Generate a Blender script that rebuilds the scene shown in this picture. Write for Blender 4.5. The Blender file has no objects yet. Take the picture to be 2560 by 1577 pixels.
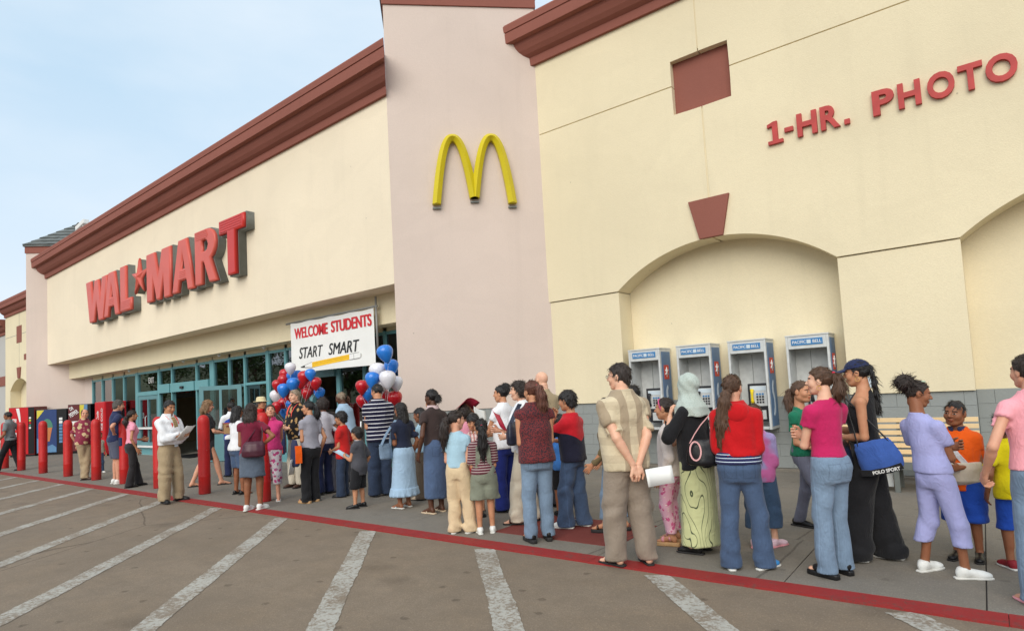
import bpy, bmesh, math, random
import numpy as np
from mathutils import Vector, Matrix

random.seed(7)
rng = np.random.default_rng(7)
R = math.radians
scene = bpy.context.scene
COL = scene.collection

# ---------------------------------------------------------------- camera
cam_data = bpy.data.cameras.new('camera')
cam = bpy.data.objects.new('camera', cam_data)
COL.objects.link(cam)
_r = ((0.78874995, 0.61229448, -0.05448844), (0.08247568, -0.01757051, 0.99643818), (0.60915620, -0.79043453, -0.06435814))
cam.matrix_world = Matrix(((_r[0][0], _r[1][0], _r[2][0], 0.0), (_r[0][1], _r[1][1], _r[2][1], 0.0),
                           (_r[0][2], _r[1][2], _r[2][2], 1.62), (0, 0, 0, 1)))
cam_data.sensor_width = 36.0
cam_data.lens = 36.0 * 1518 / 2560
cam_data.shift_y = 87.27 / 2560
cam_data.clip_end = 3000
scene.camera = cam

# ---------------------------------------------------------------- world, sun, exposure
SUN_EL, SUN_AZ = R(34), R(160)          # azimuth measured clockwise from +Y
world = bpy.data.worlds.new('World')
scene.world = world
world.use_nodes = True
wt = world.node_tree
wt.nodes.clear()
_out = wt.nodes.new('ShaderNodeOutputWorld')
_bg = wt.nodes.new('ShaderNodeBackground')
_sky = wt.nodes.new('ShaderNodeTexSky')
_sky.sky_type = 'NISHITA'
_sky.sun_disc = False
_sky.sun_elevation = SUN_EL
_sky.sun_rotation = SUN_AZ
_sky.air_density = 1.0
_sky.dust_density = 1.2
_sky.ozone_density = 1.0
_tc = wt.nodes.new('ShaderNodeTexCoord')
_mp = wt.nodes.new('ShaderNodeMapping')
_mp.inputs['Scale'].default_value = (1.0, 1.0, 2.6)
_nz = wt.nodes.new('ShaderNodeTexNoise')
_nz.inputs['Scale'].default_value = 1.35
_nz.inputs['Detail'].default_value = 7
_nz.inputs['Roughness'].default_value = 0.5
_cr = wt.nodes.new('ShaderNodeValToRGB')
_cr.color_ramp.elements[0].position = 0.38
_cr.color_ramp.elements[0].color = (0, 0, 0, 1)
_cr.color_ramp.elements[1].position = 0.64
_cr.color_ramp.elements[1].color = (0.65, 0.65, 0.65, 1)
_mx = wt.nodes.new('ShaderNodeMix')          # thin haze over the whole sky
_mx.data_type = 'RGBA'
_mx.inputs['Factor'].default_value = 0.78
_mx2 = wt.nodes.new('ShaderNodeMix')         # soft clouds
_mx2.data_type = 'RGBA'
wt.links.new(_tc.outputs['Generated'], _mp.inputs['Vector'])
wt.links.new(_mp.outputs['Vector'], _nz.inputs['Vector'])
wt.links.new(_nz.outputs['Fac'], _cr.inputs['Fac'])
wt.links.new(_sky.outputs['Color'], _mx.inputs['A'])
_mx.inputs['B'].default_value = (4.4, 5.75, 6.85, 1)
wt.links.new(_cr.outputs['Color'], _mx2.inputs['Factor'])
wt.links.new(_mx.outputs['Result'], _mx2.inputs['A'])
_mx2.inputs['B'].default_value = (6.3, 6.6, 6.95, 1)
_sep = wt.nodes.new('ShaderNodeSeparateXYZ')      # pale haze towards the horizon
wt.links.new(_tc.outputs['Generated'], _sep.inputs[0])
_hr = wt.nodes.new('ShaderNodeValToRGB')
_hr.color_ramp.elements[0].position = 0.02
_hr.color_ramp.elements[0].color = (0.85, 0.85, 0.85, 1)
_hr.color_ramp.elements[1].position = 0.42
_hr.color_ramp.elements[1].color = (0, 0, 0, 1)
wt.links.new(_sep.outputs[2], _hr.inputs['Fac'])
_mx3 = wt.nodes.new('ShaderNodeMix')
_mx3.data_type = 'RGBA'
wt.links.new(_hr.outputs['Color'], _mx3.inputs['Factor'])
wt.links.new(_mx2.outputs['Result'], _mx3.inputs['A'])
_mx3.inputs['B'].default_value = (5.6, 6.0, 6.5, 1)
wt.links.new(_mx3.outputs['Result'], _bg.inputs['Color'])
_bg.inputs['Strength'].default_value = 0.10
wt.links.new(_bg.outputs['Background'], _out.inputs['Surface'])

sun_data = bpy.data.lights.new('sun', 'SUN')
sun = bpy.data.objects.new('sun', sun_data)
COL.objects.link(sun)
sun_data.energy = 1.5
sun_data.angle = R(50)
sun_data.color = (1.0, 0.93, 0.82)
_d = Vector((math.sin(SUN_AZ) * math.cos(SUN_EL), math.cos(SUN_AZ) * math.cos(SUN_EL), math.sin(SUN_EL)))
sun.rotation_euler = _d.to_track_quat('Z', 'Y').to_euler()

scene.view_settings.view_transform = 'Standard'
scene.view_settings.look = 'None'
scene.view_settings.exposure = 0.64
scene.view_settings.gamma = 1.0
scene.view_settings.use_curve_mapping = False

# ---------------------------------------------------------------- material helpers
def S(r, g, b, k=1.0):
    f = lambda v: (v / 255 / 12.92 if v / 255 <= 0.04045 else ((v / 255 + 0.055) / 1.055) ** 2.4) * k
    return (f(r), f(g), f(b), 1.0)

class NT:
    def __init__(s, name):
        s.m = bpy.data.materials.new(name)
        s.m.use_nodes = True
        s.t = s.m.node_tree
        s.t.nodes.clear()
        s.out = s.t.nodes.new('ShaderNodeOutputMaterial')
        s._co = None
    def n(s, typ, ins=None, **kw):
        nd = s.t.nodes.new('ShaderNode' + typ)
        for k, v in kw.items():
            setattr(nd, k, v)
        for k, v in (ins or {}).items():
            if hasattr(v, 'is_output'):
                s.t.links.new(v, nd.inputs[k])
            else:
                nd.inputs[k].default_value = v
        return nd
    @property
    def co(s):
        if s._co is None:
            s._co = s.n('TexCoord').outputs['Object']
        return s._co
    def xyz(s, co=None):
        nd = s.n('SeparateXYZ', {0: co or s.co})
        return nd.outputs[0], nd.outputs[1], nd.outputs[2]
    def math(s, op, a, b=0.0, c=0.0):
        nd = s.n('Math', {0: a, 1: b, 2: c}, operation=op)
        return nd.outputs[0]
    def map(s, scale=(1, 1, 1), co=None):
        return s.n('Mapping', {'Vector': co or s.co, 'Scale': scale}).outputs[0]
    def noise(s, scale, detail=4, rough=0.5, co=None, dist=0.0):
        return s.n('TexNoise', {'Vector': co or s.co, 'Scale': scale, 'Detail': detail, 'Roughness': rough, 'Distortion': dist}).outputs['Fac']
    def ramp(s, fac, p0, p1, c0=(0, 0, 0, 1), c1=(1, 1, 1, 1)):
        nd = s.n('ValToRGB', {0: fac})
        e = nd.color_ramp.elements
        e[0].position, e[0].color, e[1].position, e[1].color = p0, c0, p1, c1
        return nd.outputs[0]
    def mix(s, fac, a, b, mode='MIX'):
        nd = s.n('Mix', data_type='RGBA', blend_type=mode)
        for k, v in ((0, fac), (6, a), (7, b)):
            if hasattr(v, 'is_output'):
                s.t.links.new(v, nd.inputs[k])
            else:
                nd.inputs[k].default_value = v
        return nd.outputs[2]
    def bump(s, h, strength=0.3, dist=0.01):
        return s.n('Bump', {'Height': h, 'Strength': strength, 'Distance': dist}).outputs[0]
    def bsdf(s, color, rough=0.6, metal=0.0, normal=None, spec=0.4, **kw):
        ins = {'Base Color': color, 'Roughness': rough, 'Metallic': metal, 'Specular IOR Level': spec}
        ins.update(kw)
        if normal is not None:
            ins['Normal'] = normal
        b = s.n('BsdfPrincipled', ins)
        s.t.links.new(b.outputs[0], s.out.inputs['Surface'])
        return s.m

def vary(t, col, scale, amt, detail=4):
    """colour with a soft lightness variation of its own"""
    n = t.noise(scale, detail)
    dark = tuple(c * (1 - amt) for c in col[:3]) + (1,)
    light = tuple(min(1, c * (1 + amt)) for c in col[:3]) + (1,)
    return t.mix(t.ramp(n, 0.3, 0.7), dark, light)

def m_plain(name, col, rough=0.5, metal=0.0, amt=0.06, scale=6.0, bump=0.0, bscale=60, spec=0.4):
    t = NT(name)
    c = vary(t, col, scale, amt)
    nrm = t.bump(t.noise(bscale, 3), bump, 0.005) if bump else None
    return t.bsdf(c, rough, metal, nrm, spec)

def m_stucco(name, col, stain=0.05):
    t = NT(name)
    co = t.n('TexCoord').outputs['Object']
    c1 = vary(t, col, 0.35, 0.05, 6)
    big = t.noise(0.9, 6, 0.65, t.map((1, 1, 0.35)))
    c2 = t.mix(t.math('MULTIPLY', t.ramp(big, 0.52, 0.8), stain * 4), c1, tuple(v * 0.72 for v in col[:3]) + (1,))
    streak = t.noise(2.2, 4, 0.6, t.map((1.6, 1.6, 0.09)))
    c3 = t.mix(t.math('MULTIPLY', t.ramp(streak, 0.55, 0.85), 0.22), c2, tuple(v * 0.7 for v in col[:3]) + (1,))
    speck = t.n('TexVoronoi', {'Vector': t.co, 'Scale': 1.3}).outputs['Distance']
    c4 = t.mix(t.math('MULTIPLY', t.math('LESS_THAN', speck, 0.018), 0.6), c3, tuple(v * 0.35 for v in col[:3]) + (1,))
    gr = t.noise(38, 4, 0.7)
    c4 = t.mix(t.math('MULTIPLY', t.ramp(gr, 0.40, 0.66), 0.30), c4, tuple(v * 0.84 for v in col[:3]) + (1,))
    pt = t.noise(0.55, 3, 0.5, t.map((1, 1, 1.4)), 1.5)
    c4 = t.mix(t.math('MULTIPLY', t.ramp(pt, 0.50, 0.56), 0.10), c4, tuple(v * 0.80 for v in col[:3]) + (1,))
    h = t.math('ADD', t.noise(55, 5, 0.65), t.math('MULTIPLY', t.noise(9, 4, 0.6), 0.8))
    return t.bsdf(c4, 0.85, 0, t.bump(h, 0.35, 0.012), 0.25)

# ---------------------------------------------------------------- object helpers
def link(o, parent=None):
    COL.objects.link(o)
    if parent is not None:
        o.parent = parent
    return o

def tag(o, label=None, cat=None, group=None, kind=None):
    if label: o['label'] = label
    if cat: o['category'] = cat
    if group: o['group'] = group
    if kind: o['kind'] = kind
    return o

def thing(name, label, cat, loc=(0, 0, 0), rz=0.0, group=None, parent=None):
    o = bpy.data.objects.new(name, None)
    o.empty_display_size = 0.2
    link(o, parent)
    o.location = loc
    o.rotation_euler = (0, 0, rz)
    return tag(o, label, cat, group)

def np_mesh(name, V, Q, mats=(), mi=None, smooth=True):
    me = bpy.data.meshes.new(name)
    V = np.asarray(V, np.float32)
    Q = np.asarray(Q, np.int32)
    n, k = Q.shape
    me.vertices.add(len(V)); me.vertices.foreach_set('co', V.ravel())
    me.loops.add(n * k); me.loops.foreach_set('vertex_index', Q.ravel())
    me.polygons.add(n)
    me.polygons.foreach_set('loop_start', np.arange(0, n * k, k, dtype=np.int32))
    me.polygons.foreach_set('loop_total', np.full(n, k, np.int32))
    if mi is not None:
        me.polygons.foreach_set('material_index', np.asarray(mi, np.int32))
    me.polygons.foreach_set('use_smooth', np.full(n, smooth, bool))
    for m in mats:
        me.materials.append(m)
    me.update(calc_edges=True)
    return me

def obj(name, me, parent=None, mat=None):
    o = bpy.data.objects.new(name, me)
    if mat is not None and not me.materials:
        me.materials.append(mat)
    return link(o, parent)

def pymesh(name, verts, faces, mat=None, parent=None, smooth=False):
    me = bpy.data.meshes.new(name)
    me.from_pydata([tuple(v) for v in verts], [], faces)
    if smooth:
        me.polygons.foreach_set('use_smooth', [True] * len(me.polygons))
    me.update()
    return obj(name, me, parent, mat)

def bm_obj(name, bm, mat=None, parent=None, smooth=False):
    me = bpy.data.meshes.new(name)
    bmesh.ops.recalc_face_normals(bm, faces=bm.faces)
    bm.to_mesh(me); bm.free()
    if smooth:
        me.polygons.foreach_set('use_smooth', [True] * len(me.polygons))
    return obj(name, me, parent, mat)

def bm_box(bm, x0, x1, y0, y1, z0, z1, M=None):
    P = [(x0, y0, z0), (x1, y0, z0), (x1, y1, z0), (x0, y1, z0), (x0, y0, z1), (x1, y0, z1), (x1, y1, z1), (x0, y1, z1)]
    if M is not None:
        P = [M @ Vector(p) for p in P]
    v = [bm.verts.new(p) for p in P]
    for f in ((0, 3, 2, 1), (4, 5, 6, 7), (0, 1, 5, 4), (1, 2, 6, 5), (2, 3, 7, 6), (3, 0, 4, 7)):
        bm.faces.new([v[i] for i in f])
    return v

def box(name, x0, x1, y0, y1, z0, z1, mat, parent=None, bev=0.0, M=None):
    bm = bmesh.new()
    bm_box(bm, x0, x1, y0, y1, z0, z1, M)
    if bev:
        bmesh.ops.bevel(bm, geom=bm.edges[:], offset=bev, segments=2, affect='EDGES', profile=0.6)
    return bm_obj(name, bm, mat, parent)

def prism(name, outline, o, u, v, w, depth, mat, parent=None, bev=0.0):
    """2-D outline (a,b) -> o + a*u + b*v, extruded by depth along w"""
    o, u, v, w = map(Vector, (o, u, v, w))
    bm = bmesh.new()
    A = [bm.verts.new(o + u * a + v * b) for a, b in outline]
    B = [bm.verts.new(o + u * a + v * b + w * depth) for a, b in outline]
    bm.faces.new(A); bm.faces.new(B[::-1])
    n = len(A)
    for i in range(n):
        j = (i + 1) % n
        bm.faces.new((A[i], A[j], B[j], B[i]))
    if bev:
        es = [e for e in bm.edges if all(x in B for x in e.verts)]
        bmesh.ops.bevel(bm, geom=es, offset=bev, segments=2, affect='EDGES', profile=0.6)
    return bm_obj(name, bm, mat, parent)

def xz(name, outline, yback, yfront, mat, parent=None, bev=0.0):
    return prism(name, outline, (0, yback, 0), (1, 0, 0), (0, 0, 1), (0, -1, 0), yback - yfront, mat, parent, bev)

def sweep(name, prof, path, mat, parent=None, smooth=False, cap=True):
    """prof: list of (a,b) ; path: list of (origin, U, W) frames"""
    bm = bmesh.new()
    rings = []
    for o, U, W in path:
        o, U, W = Vector(o), Vector(U), Vector(W)
        rings.append([bm.verts.new(o + U * a + W * b) for a, b in prof])
    n = len(prof)
    for r0, r1 in zip(rings, rings[1:]):
        for i in range(n):
            j = (i + 1) % n
            bm.faces.new((r0[i], r0[j], r1[j], r1[i]))
    if cap:
        bm.faces.new(rings[0][::-1]); bm.faces.new(rings[-1])
    return bm_obj(name, bm, mat, parent, smooth)

def tube_mesh(bm, pts, r, seg=8, close=False):
    pts = [Vector(p) for p in pts]
    rs = r if isinstance(r, (list, tuple)) else [r] * len(pts)
    rings = []
    prev = None
    for i, p in enumerate(pts):
        d = (pts[min(i + 1, len(pts) - 1)] - pts[max(i - 1, 0)]).normalized()
        if prev is None:
            a = d.orthogonal().normalized()
        else:
            a = (prev - d * prev.dot(d)).normalized()
        prev = a
        b = d.cross(a)
        rings.append([bm.verts.new(p + (a * math.cos(t) + b * math.sin(t)) * rs[i]) for t in [2 * math.pi * k / seg for k in range(seg)]])
    for r0, r1 in zip(rings, rings[1:]):
        for i in range(seg):
            j = (i + 1) % seg
            bm.faces.new((r0[i], r0[j], r1[j], r1[i]))
    bm.faces.new(rings[0][::-1]); bm.faces.new(rings[-1])

def tube(name, pts, r, mat, parent=None, seg=8):
    bm = bmesh.new()
    tube_mesh(bm, pts, r, seg)
    return bm_obj(name, bm, mat, parent, True)

def lathe(name, prof, mat, parent=None, seg=24, loc=(0, 0, 0), axis=None):
    bm = bmesh.new()
    rings = []
    for r, z in prof:
        rings.append([bm.verts.new((r * math.cos(2 * math.pi * k / seg), r * math.sin(2 * math.pi * k / seg), z)) for k in range(seg)])
    for a, b in zip(rings, rings[1:]):
        for i in range(seg):
            j = (i + 1) % seg
            bm.faces.new((a[i], a[j], b[j], b[i]))
    bm.faces.new(rings[0][::-1]); bm.faces.new(rings[-1])
    o = bm_obj(name, bm, mat, parent, True)
    o.location = loc
    return o

def ribbon_mesh(pts, side, width, thick):
    """flat strap along pts; side = direction of its width"""
    bm = bmesh.new()
    rings = []
    n = len(pts)
    for i, p in enumerate(pts):
        p = Vector(p)
        d = (Vector(pts[min(i + 1, n - 1)]) - Vector(pts[max(i - 1, 0)])).normalized()
        s = Vector(side[i] if isinstance(side, list) else side)
        s = (s - d * s.dot(d)).normalized()
        nn = d.cross(s)
        rings.append([bm.verts.new(p + s * a * width / 2 + nn * b * thick / 2) for a, b in ((-1, -1), (1, -1), (1, 1), (-1, 1))])
    for a, b in zip(rings, rings[1:]):
        for i in range(4):
            j = (i + 1) % 4
            bm.faces.new((a[i], a[j], b[j], b[i]))
    bm.faces.new(rings[0][::-1]); bm.faces.new(rings[-1])
    return bm

def curve_mesh(loops, extrude=0.0, bevel=0.0, res=2):
    """filled 2-D loops (holes allowed) -> mesh in XY, extruded along Z"""
    cu = bpy.data.curves.new('outline', 'CURVE')
    cu.dimensions = '2D'
    cu.fill_mode = 'BOTH'
    cu.extrude = extrude
    cu.bevel_depth = bevel
    cu.bevel_resolution = res
    for lp in loops:
        sp = cu.splines.new('POLY')
        sp.points.add(len(lp) - 1)
        for p, (a, b) in zip(sp.points, lp):
            p.co = (a, b, 0, 1)
        sp.use_cyclic_u = True
    return _bake(cu)

def _bake(cu):
    t = bpy.data.objects.new('outline', cu)
    COL.objects.link(t)
    bpy.context.view_layer.update()
    me = bpy.data.meshes.new_from_object(t.evaluated_get(bpy.context.evaluated_depsgraph_get()))
    bpy.data.objects.remove(t)
    bpy.data.curves.remove(cu)
    return me

def text_mesh(s, width, height, extrude=0.002, bold=0.02, bevel=0.0, shear=0.0, spacing=1.0):
    """flat lettering, scaled to width x height, centred, in local XY"""
    cu = bpy.data.curves.new('lettering', 'FONT')
    cu.body = s
    cu.size = 1.0
    cu.offset = bold
    cu.extrude = 0.01
    cu.bevel_depth = bevel
    cu.shear = shear
    cu.space_character = spacing
    cu.resolution_u = 4
    me = _bake(cu)
    n = len(me.vertices)
    a = np.empty(n * 3, np.float32)
    me.vertices.foreach_get('co', a)
    a = a.reshape(-1, 3)
    lo, hi = a.min(0), a.max(0)
    a = (a - (lo + hi) / 2) / np.maximum(hi - lo, 1e-6)
    a *= np.array([width, height, extrude * 2])
    me.vertices.foreach_set('co', a.ravel())
    me.update()
    return me

def place(o, origin, u, v):
    """local X -> u, local Y -> v, local Z -> u x v"""
    u, v = Vector(u).normalized(), Vector(v).normalized()
    w = u.cross(v)
    M = Matrix(((u.x, v.x, w.x, origin[0]), (u.y, v.y, w.y, origin[1]), (u.z, v.z, w.z, origin[2]), (0, 0, 0, 1)))
    o.matrix_local = M
    return o

def text(name, s, width, height, origin, u, v, mat, parent=None, **kw):
    me = text_mesh(s, width, height, **kw)
    me.name = name
    me.materials.clear()
    o = obj(name, me, parent, mat)
    return place(o, origin, u, v)

# ---------------------------------------------------------------- materials of the place
M_YEL = m_stucco('yellow stucco', S(229, 216, 184))
M_YEL2 = m_stucco('cream stucco', S(237, 223, 198), 0.03)
M_PINK = m_stucco('pink stucco', S(215, 198, 187), 0.025)
M_BRN = m_stucco('brown stucco trim', S(144, 90, 78), 0.05)
M_TILE = m_plain('slate roof tile', S(104, 108, 106), 0.8, amt=0.25, scale=3, bump=0.4, bscale=40)
M_GREYW = m_stucco('grey far wall', S(186, 184, 180), 0.04)
M_TEAL = m_plain('teal painted aluminium', S(104, 158, 164), 0.42, amt=0.06, scale=2)
M_TEALD = m_plain('dull teal aluminium', S(98, 142, 148), 0.45, amt=0.08, scale=2)
M_WHITE = m_plain('white paint', S(225, 225, 222), 0.5, amt=0.04)
M_DARK = m_plain('dark plastic', S(38, 38, 42), 0.4, amt=0.1)
M_GREYM = m_plain('grey metal', S(120, 124, 120), 0.4, 0.3, amt=0.08)
M_STEEL = m_plain('brushed steel', S(202, 204, 202), 0.45, 0.12, amt=0.10, scale=9, bump=0.1, bscale=90)
M_BLACK = m_plain('black', S(24, 24, 26), 0.5, amt=0.1)
M_PIPE = m_plain('grey pipe', S(150, 152, 150), 0.45, 0.2)
M_WOOD = m_plain('pale wood slat', S(218, 190, 146), 0.6, amt=0.08, scale=4, bump=0.2, bscale=30)
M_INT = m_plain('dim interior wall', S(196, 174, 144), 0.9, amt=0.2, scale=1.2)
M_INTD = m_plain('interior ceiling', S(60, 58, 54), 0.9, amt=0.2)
M_INTF = m_plain('interior floor', S(190, 182, 168), 0.6, amt=0.1)
M_INTR = m_plain('interior red panel', S(150, 42, 34), 0.6)
M_INTB = m_plain('interior brown goods', S(96, 66, 48), 0.8, amt=0.4, scale=5)
M_BLUEP = m_plain('phone sign blue', S(58, 122, 176), 0.5, amt=0.05)
M_BLUEP2 = m_plain('phone panel blue', S(92, 122, 158), 0.5, amt=0.08)
M_ORED = m_plain('phone logo red', S(214, 74, 54), 0.5)
M_PALE = m_plain('pale print', S(196, 208, 216), 0.6)
M_YHAND = m_plain('yellow handset plastic', S(236, 206, 30), 0.35)

def m_ground(name, col, dark, spots=0.5, joints=None):
    t = NT(name)
    c = vary(t, col, 0.5, 0.16, 8)
    tint = t.noise(0.9, 6, 0.65)
    c = t.mix(t.math('MULTIPLY', t.ramp(tint, 0.45, 0.7), 0.5), c, (col[0] * 1.12, col[1] * 1.02, col[2] * 0.86, 1))
    c = t.mix(t.math('MULTIPLY', t.ramp(t.noise(3.3, 8, 0.7), 0.42, 0.70), 0.75), c, tuple(v * 0.70 for v in col[:3]) + (1,))
    fine = t.noise(90, 3, 0.7)
    c = t.mix(t.math('MULTIPLY', t.ramp(fine, 0.45, 0.60), 0.55), c, tuple(v * 0.58 for v in col[:3]) + (1,))
    fl = t.n('TexVoronoi', {'Vector': t.map((1, 1.15, 1)), 'Scale': 1.35, 'Randomness': 1.0}, voronoi_dimensions='2D').outputs['Distance']
    wob = t.math('ADD', fl, t.math('MULTIPLY', t.noise(22, 4), 0.10))
    c = t.mix(t.math('MULTIPLY', t.ramp(wob, 0.085, 0.102, (1, 1, 1, 1), (0, 0, 0, 1)), spots), c, dark)
    fl2 = t.n('TexVoronoi', {'Vector': t.map((1.1, 1.6, 1)), 'Scale': 0.42}, voronoi_dimensions='2D').outputs['Distance']
    wob2 = t.math('ADD', fl2, t.math('MULTIPLY', t.noise(7, 5, 0.7), 0.22))
    c = t.mix(t.math('MULTIPLY', t.ramp(wob2, 0.13, 0.24, (1, 1, 1, 1), (0, 0, 0, 1)), 0.35), c, dark)
    ck = t.n('TexVoronoi', {'Vector': t.mix(0.12, t.map((1, 1, 1)), t.n('TexNoise', {'Vector': t.co, 'Scale': 1.3, 'Detail': 5.0}).outputs['Color']), 'Scale': 0.16}, feature='DISTANCE_TO_EDGE').outputs['Distance']
    c = t.mix(t.math('MULTIPLY', t.math('LESS_THAN', ck, 0.0016), 0.6), c, dark)
    mid = t.noise(24, 4, 0.75)
    c = t.mix(t.math('MULTIPLY', t.ramp(mid, 0.42, 0.62), 0.5), c, tuple(v * 0.74 for v in col[:3]) + (1,))
    lite = t.noise(60, 2, 0.5)
    c = t.mix(t.math('MULTIPLY', t.ramp(lite, 0.60, 0.68), 0.35), c, tuple(min(1, v * 1.5) for v in col[:3]) + (1,))
    tyre = t.noise(1.0, 5, 0.6, t.map((0.18, 2.4, 1)))
    c = t.mix(t.math('MULTIPLY', t.ramp(tyre, 0.55, 0.75), 0.35), c, tuple(v * 0.62 for v in col[:3]) + (1,))
    h = t.math('ADD', t.math('MULTIPLY', fine, 0.6), t.noise(14, 5, 0.6))
    return t.bsdf(c, 0.82, 0, t.bump(h, 0.35, 0.01), 0.3)

M_LOT = m_ground('worn tan concrete', S(136, 121, 104), S(56, 46, 38))
M_WALK = m_ground('grey sidewalk concrete', S(136, 129, 119), S(60, 54, 50), 0.35)
M_WALKR = m_ground('red painted slab', S(128, 62, 56), S(70, 44, 42), 0.3)

def m_paint(name, col, under, wear):
    t = NT(name)
    n = t.noise(26, 8, 0.75)
    n2 = t.noise(3.0, 4, 0.6)
    f = t.math('ADD', t.math('MULTIPLY', n, 0.65), t.math('MULTIPLY', n2, 0.35))
    c = t.mix(t.ramp(f, wear, wear + 0.09), under, col)
    c = t.mix(t.math('MULTIPLY', t.ramp(t.noise(5, 6, 0.7), 0.45, 0.75), 0.5), c, tuple(v * 0.72 for v in col[:3]) + (1,))
    return t.bsdf(c, 0.7, 0, t.bump(t.noise(70, 3), 0.3, 0.006), 0.3)

M_STRIPE = m_paint('worn white paint', S(176, 173, 164), S(130, 116, 100), 0.455)
M_RED = m_paint('worn red kerb paint', S(148, 44, 43), S(112, 66, 60), 0.38)

def m_glass():
    t = NT('tinted glass')
    fr = t.n('Fresnel', {'IOR': 1.55}).outputs[0]
    tr = t.n('BsdfTransparent', {'Color': (0.50, 0.52, 0.50, 1)}).outputs[0]
    gl = t.n('BsdfGlossy', {'Color': (0.95, 0.97, 1, 1), 'Roughness': 0.012}).outputs[0]
    mx = t.n('MixShader', {0: t.math('MULTIPLY_ADD', fr, 1.5, 0.08), 1: tr, 2: gl}).outputs[0]
    t.t.links.new(mx, t.out.inputs['Surface'])
    return t.m
M_GLASS = m_glass()

# ---------------------------------------------------------------- the setting
g = pymesh('parking_lot', [(-400, -400, 0), (400, -400, 0), (400, 400, 0), (-400, 400, 0)], [(0, 1, 2, 3)], M_LOT)
tag(g, kind='structure')
walk = pymesh('pavement', [(-60, 5.0, .004), (8, 5.0, .004), (8, 11.2, .004), (-60, 11.2, .004)], [(0, 1, 2, 3)], M_BLACK)
walk.data.materials.clear(); walk.data.materials.append(m_plain('dark joint soil', S(52, 48, 46), 0.9))  # dark base sheet, its own colour, showing in the slab joints
tag(walk, kind='structure')
_slabs = {}
def slab(x0, x1, y0, y1, mat, z=0.014):
    key = (round(x1 - x0, 3), round(y1 - y0, 3), mat.name)
    if key not in _slabs:
        bm = bmesh.new()
        bm_box(bm, 0, x1 - x0, 0, y1 - y0, -0.012, 0)
        bmesh.ops.bevel(bm, geom=[e for e in bm.edges if all(v.co.z > -0.001 for v in e.verts)], offset=0.003, segments=1, affect='EDGES')
        me = bpy.data.meshes.new('slab'); bm.to_mesh(me); bm.free()
        me.materials.append(mat)
        _slabs[key] = me
    o = obj('slab', _slabs[key], walk)
    o.location = (x0, y0, z)
    return o
xs = [7.3, 5.86, 4.4, 2.96, 1.44, -0.11, -1.36, -3.02, -4.58, -5.93]
while xs[-1] > -52:
    xs.append(round(xs[-1] - 1.45, 3))
rows = [5.07, 6.42, 7.9, 9.4, 10.96]
for a, b in zip(xs, xs[1:]):
    for c, d in zip(rows, rows[1:]):
        if abs(b + 4.58) < 0.01 and c == 5.07:
            slab(b + .004, a - .004, 5.07, 5.40, M_WALK); slab(b + .004, a - .004, 5.408, d - .004, M_WALKR)
        else:
            slab(b + .004, a - .004, c + (.004 if c != 5.07 else 0), d - .004, M_WALK)

# red kerb line: painted lengths of a flush kerb
kerb = thing('kerb', None, None)
tag(kerb, kind='structure')
_k = -60.0
while _k < 8:
    n = 24
    L = 3.0
    top = [(_k + 0.002 + (L - 0.004) * i / n, 4.855 + random.uniform(-.006, .006)) for i in range(n + 1)]
    bot = [(x, 5.062) for x, _ in top]
    pymesh('kerb_stone', [(x, y, 0.0165) for x, y in top] + [(x, y, 0.0165) for x, y in bot] + [(x, y, -.01) for x, y in top],
           [(i, i + 1, n + 2 + i, n + 1 + i) for i in range(n)] + [(2 * n + 2 + i, 2 * n + 3 + i, i + 1, i) for i in range(n)], M_RED, kerb)
    _k += L

def stripe(x, L):
    """45 degree bay line starting at the kerb at x, running towards the car park"""
    n = 170
    ux, uy = 0.7071, -0.7071
    px, py = 0.7071, 0.7071
    V = []
    for i in range(n + 1):
        t = L * i / n
        for sgn in (-1, 1):
            w = sgn * (0.1 + random.gauss(0, .004) + .004 * math.sin(i * .13 + x * 3 + sgn))
            X, Y = x + ux * t + px * w, 4.83 + uy * t + py * w
            V.append((X, min(Y, 4.845 + random.uniform(-.008, 0)), .004))
    o = pymesh('bay_line', V, [(2 * i, 2 * i + 2, 2 * i + 3, 2 * i + 1) for i in range(n)], M_STRIPE)
    return o
LN = [('white bay line in front of the girl in lavender', -0.58), ('white bay line running from the plaid shirted man', -2.33), ('white bay line below the girl in khaki trousers', -4.23),
      ('white bay line in front of the woman in light blue skirt', -6.09), ('white bay line in front of the woman in denim skirt', -7.97), ('white bay line between the man in tie and the denim skirt', -9.83),
      ('white bay line ending at the feet of the man in tie', -11.70), ('white bay line ending by the woman in black trousers', -13.45), ('white bay line ending by the man in grey shorts', -15.28),
      ('white bay line ending at the man leaning on a bollard', -17.16), ('white bay line far left, just left of the leaning man', -18.98), ('thin far white bay line between second and third bollard', -20.87),
      ('thin far white bay line by the striding man', -22.75), ('faintest far white bay line at left edge', -24.6)]
for lb, x in LN:
    tag(stripe(x, 5.4), lb, 'bay line', 'painted bay lines on the car park')

# ---------------------------------------------------------------- the store building
B = thing('store_building', 'big cream stucco store with brown cornices, pink towers and arched niches', 'building')

def arc(xc, half, z0, rise, a, b, n=24):
    rad = (half * half + rise * rise) / (2 * rise)
    cz = z0 + rise - rad
    return [(xc + half * (a + (b - a) * i / n), cz + math.sqrt(rad * rad - (half * (a + (b - a) * i / n)) ** 2)) for i in range(n + 1)]

XC = [-3.53, 1.79]
XJ = [x - 0.01 for x in XC]
ZS, ZR, ZT, HALF, RISE = 3.39, 6.97, 8.55, 1.89, 0.69
SQ = (6.43, 7.44, 0.515)
YW = 10.47
G = 0.009
xl, xr = -7.2, 6.6
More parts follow.
